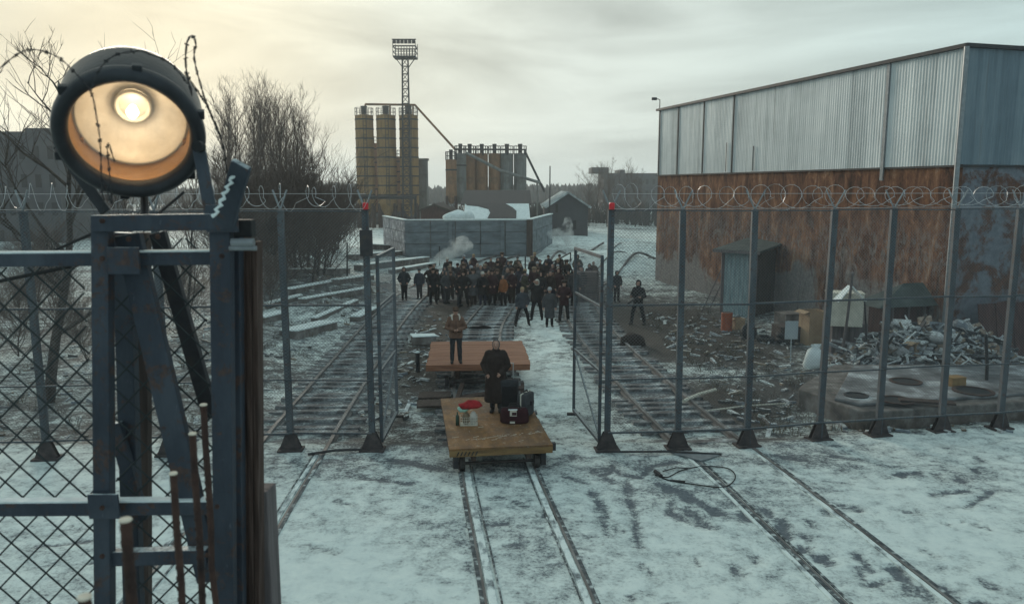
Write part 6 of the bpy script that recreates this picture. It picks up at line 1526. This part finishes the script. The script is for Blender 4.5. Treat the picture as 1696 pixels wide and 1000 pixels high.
SUN_AZ = math.radians(-25)                      # left of the view axis, behind the silos
SUN_EL = math.radians(12)
sun_dir = V((math.sin(SUN_AZ) * math.cos(SUN_EL), math.cos(SUN_AZ) * math.cos(SUN_EL), math.sin(SUN_EL)))
w = bpy.data.worlds.new('World'); sc.world = w; w.use_nodes = True; nt = w.node_tree; nt.nodes.clear()
def N(kind, **kw):
    x = nt.nodes.new(kind)
    for k, v in kw.items(): setattr(x, k, v)
    return x
lk = nt.links.new
out = N('ShaderNodeOutputWorld'); bg = N('ShaderNodeBackground'); bg.inputs['Strength'].default_value = .10
sky = N('ShaderNodeTexSky', sky_type='NISHITA', sun_disc=False, sun_elevation=SUN_EL, sun_rotation=SUN_AZ, air_density=1.3, dust_density=3.0, ozone_density=1.0)
tc = N('ShaderNodeTexCoord'); mp = N('ShaderNodeMapping'); mp.inputs['Scale'].default_value = (1.0, 1.0, 5.5); mp.inputs['Rotation'].default_value = (0, .16, .5)
lk(tc.outputs['Generated'], mp.inputs['Vector'])
n1 = N('ShaderNodeTexNoise'); n1.inputs['Scale'].default_value = 2.1; n1.inputs['Detail'].default_value = 7; n1.inputs['Roughness'].default_value = .55; n1.inputs['Distortion'].default_value = .5
lk(mp.outputs[0], n1.inputs['Vector'])
# cloud colour: pale, warmer where the veiled sun stands behind it
dt = N('ShaderNodeVectorMath', operation='DOT_PRODUCT'); dt.inputs[1].default_value = sun_dir; lk(tc.outputs['Generated'], dt.inputs[0])
cr = N('ShaderNodeValToRGB'); els = cr.color_ramp.elements
stops = [(0.0, (3.4, 4.6, 5.0)), (.55, (3.5, 4.45, 4.4)), (.75, (3.9, 4.5, 4.25)), (.88, (4.75, 5.2, 4.8)), (.96, (5.4, 5.65, 4.95)), (1.0, (6.1, 6.0, 4.8))]
while len(els) < len(stops): els.new(.5)
for e_, (p_, c_) in zip(els, stops): e_.position = p_; e_.color = (*[x / 10 for x in c_], 1)
lk(dt.outputs['Value'], cr.inputs[0])
sc10 = N('ShaderNodeVectorMath', operation='SCALE'); sc10.inputs['Scale'].default_value = 10.0; lk(cr.outputs[0], sc10.inputs[0])
shade = N('ShaderNodeMapRange'); shade.inputs['From Min'].default_value = .3; shade.inputs['From Max'].default_value = .7; shade.inputs['To Min'].default_value = .6; shade.inputs['To Max'].default_value = 1.26
lk(n1.outputs['Fac'], shade.inputs['Value'])
cm = N('ShaderNodeVectorMath', operation='SCALE'); lk(sc10.outputs[0], cm.inputs[0]); lk(shade.outputs[0], cm.inputs['Scale'])
mxn = N('ShaderNodeMix', data_type='RGBA'); mxn.inputs[0].default_value = .972; lk(sky.outputs[0], mxn.inputs[6]); lk(cm.outputs[0], mxn.inputs[7])
lk(mxn.outputs[2], bg.inputs['Color']); lk(bg.outputs[0], out.inputs['Surface'])

S = bpy.data.lights.new('sun', 'SUN'); S.energy = 1.5; S.angle = math.radians(16); S.color = (1, .9, .75)
so = bpy.data.objects.new('sun', S); COL.objects.link(so); so.rotation_euler = (-sun_dir).to_track_quat('-Z', 'Y').to_euler()

cam = bpy.data.cameras.new('camera'); cam.sensor_width = 36; cam.lens = 36 * F / 1696; cam.clip_start = .1; cam.clip_end = 3000
cam.dof.use_dof = True; cam.dof.focus_distance = 24; cam.dof.aperture_fstop = 3.6
co = bpy.data.objects.new('camera', cam); COL.objects.link(co); co.location = (0, 0, H); co.rotation_euler = (PI / 2 - PITCH, 0, 0); sc.camera = co
sc.view_settings.view_transform = 'Standard'; sc.view_settings.look = 'None'; sc.view_settings.exposure = 0.58; sc.view_settings.gamma = 1.0
sc.cycles.use_denoising = True; sc.cycles.max_bounces = 6; sc.cycles.diffuse_bounces = 3; sc.cycles.glossy_bounces = 2; sc.cycles.transparent_max_bounces = 8; sc.cycles.volume_bounces = 1; sc.cycles.volume_max_steps = 128
sc.cycles.sample_clamp_indirect = 4.0
for p in PROTO.values():
    if not p[1]:
        for ch in list(p[0].children): bpy.data.objects.remove(ch)
        bpy.data.objects.remove(p[0])
for o in sc.objects:
    if 'head' in o.keys(): del o['head']
if TSC: bpy.data.scenes.remove(TSC)
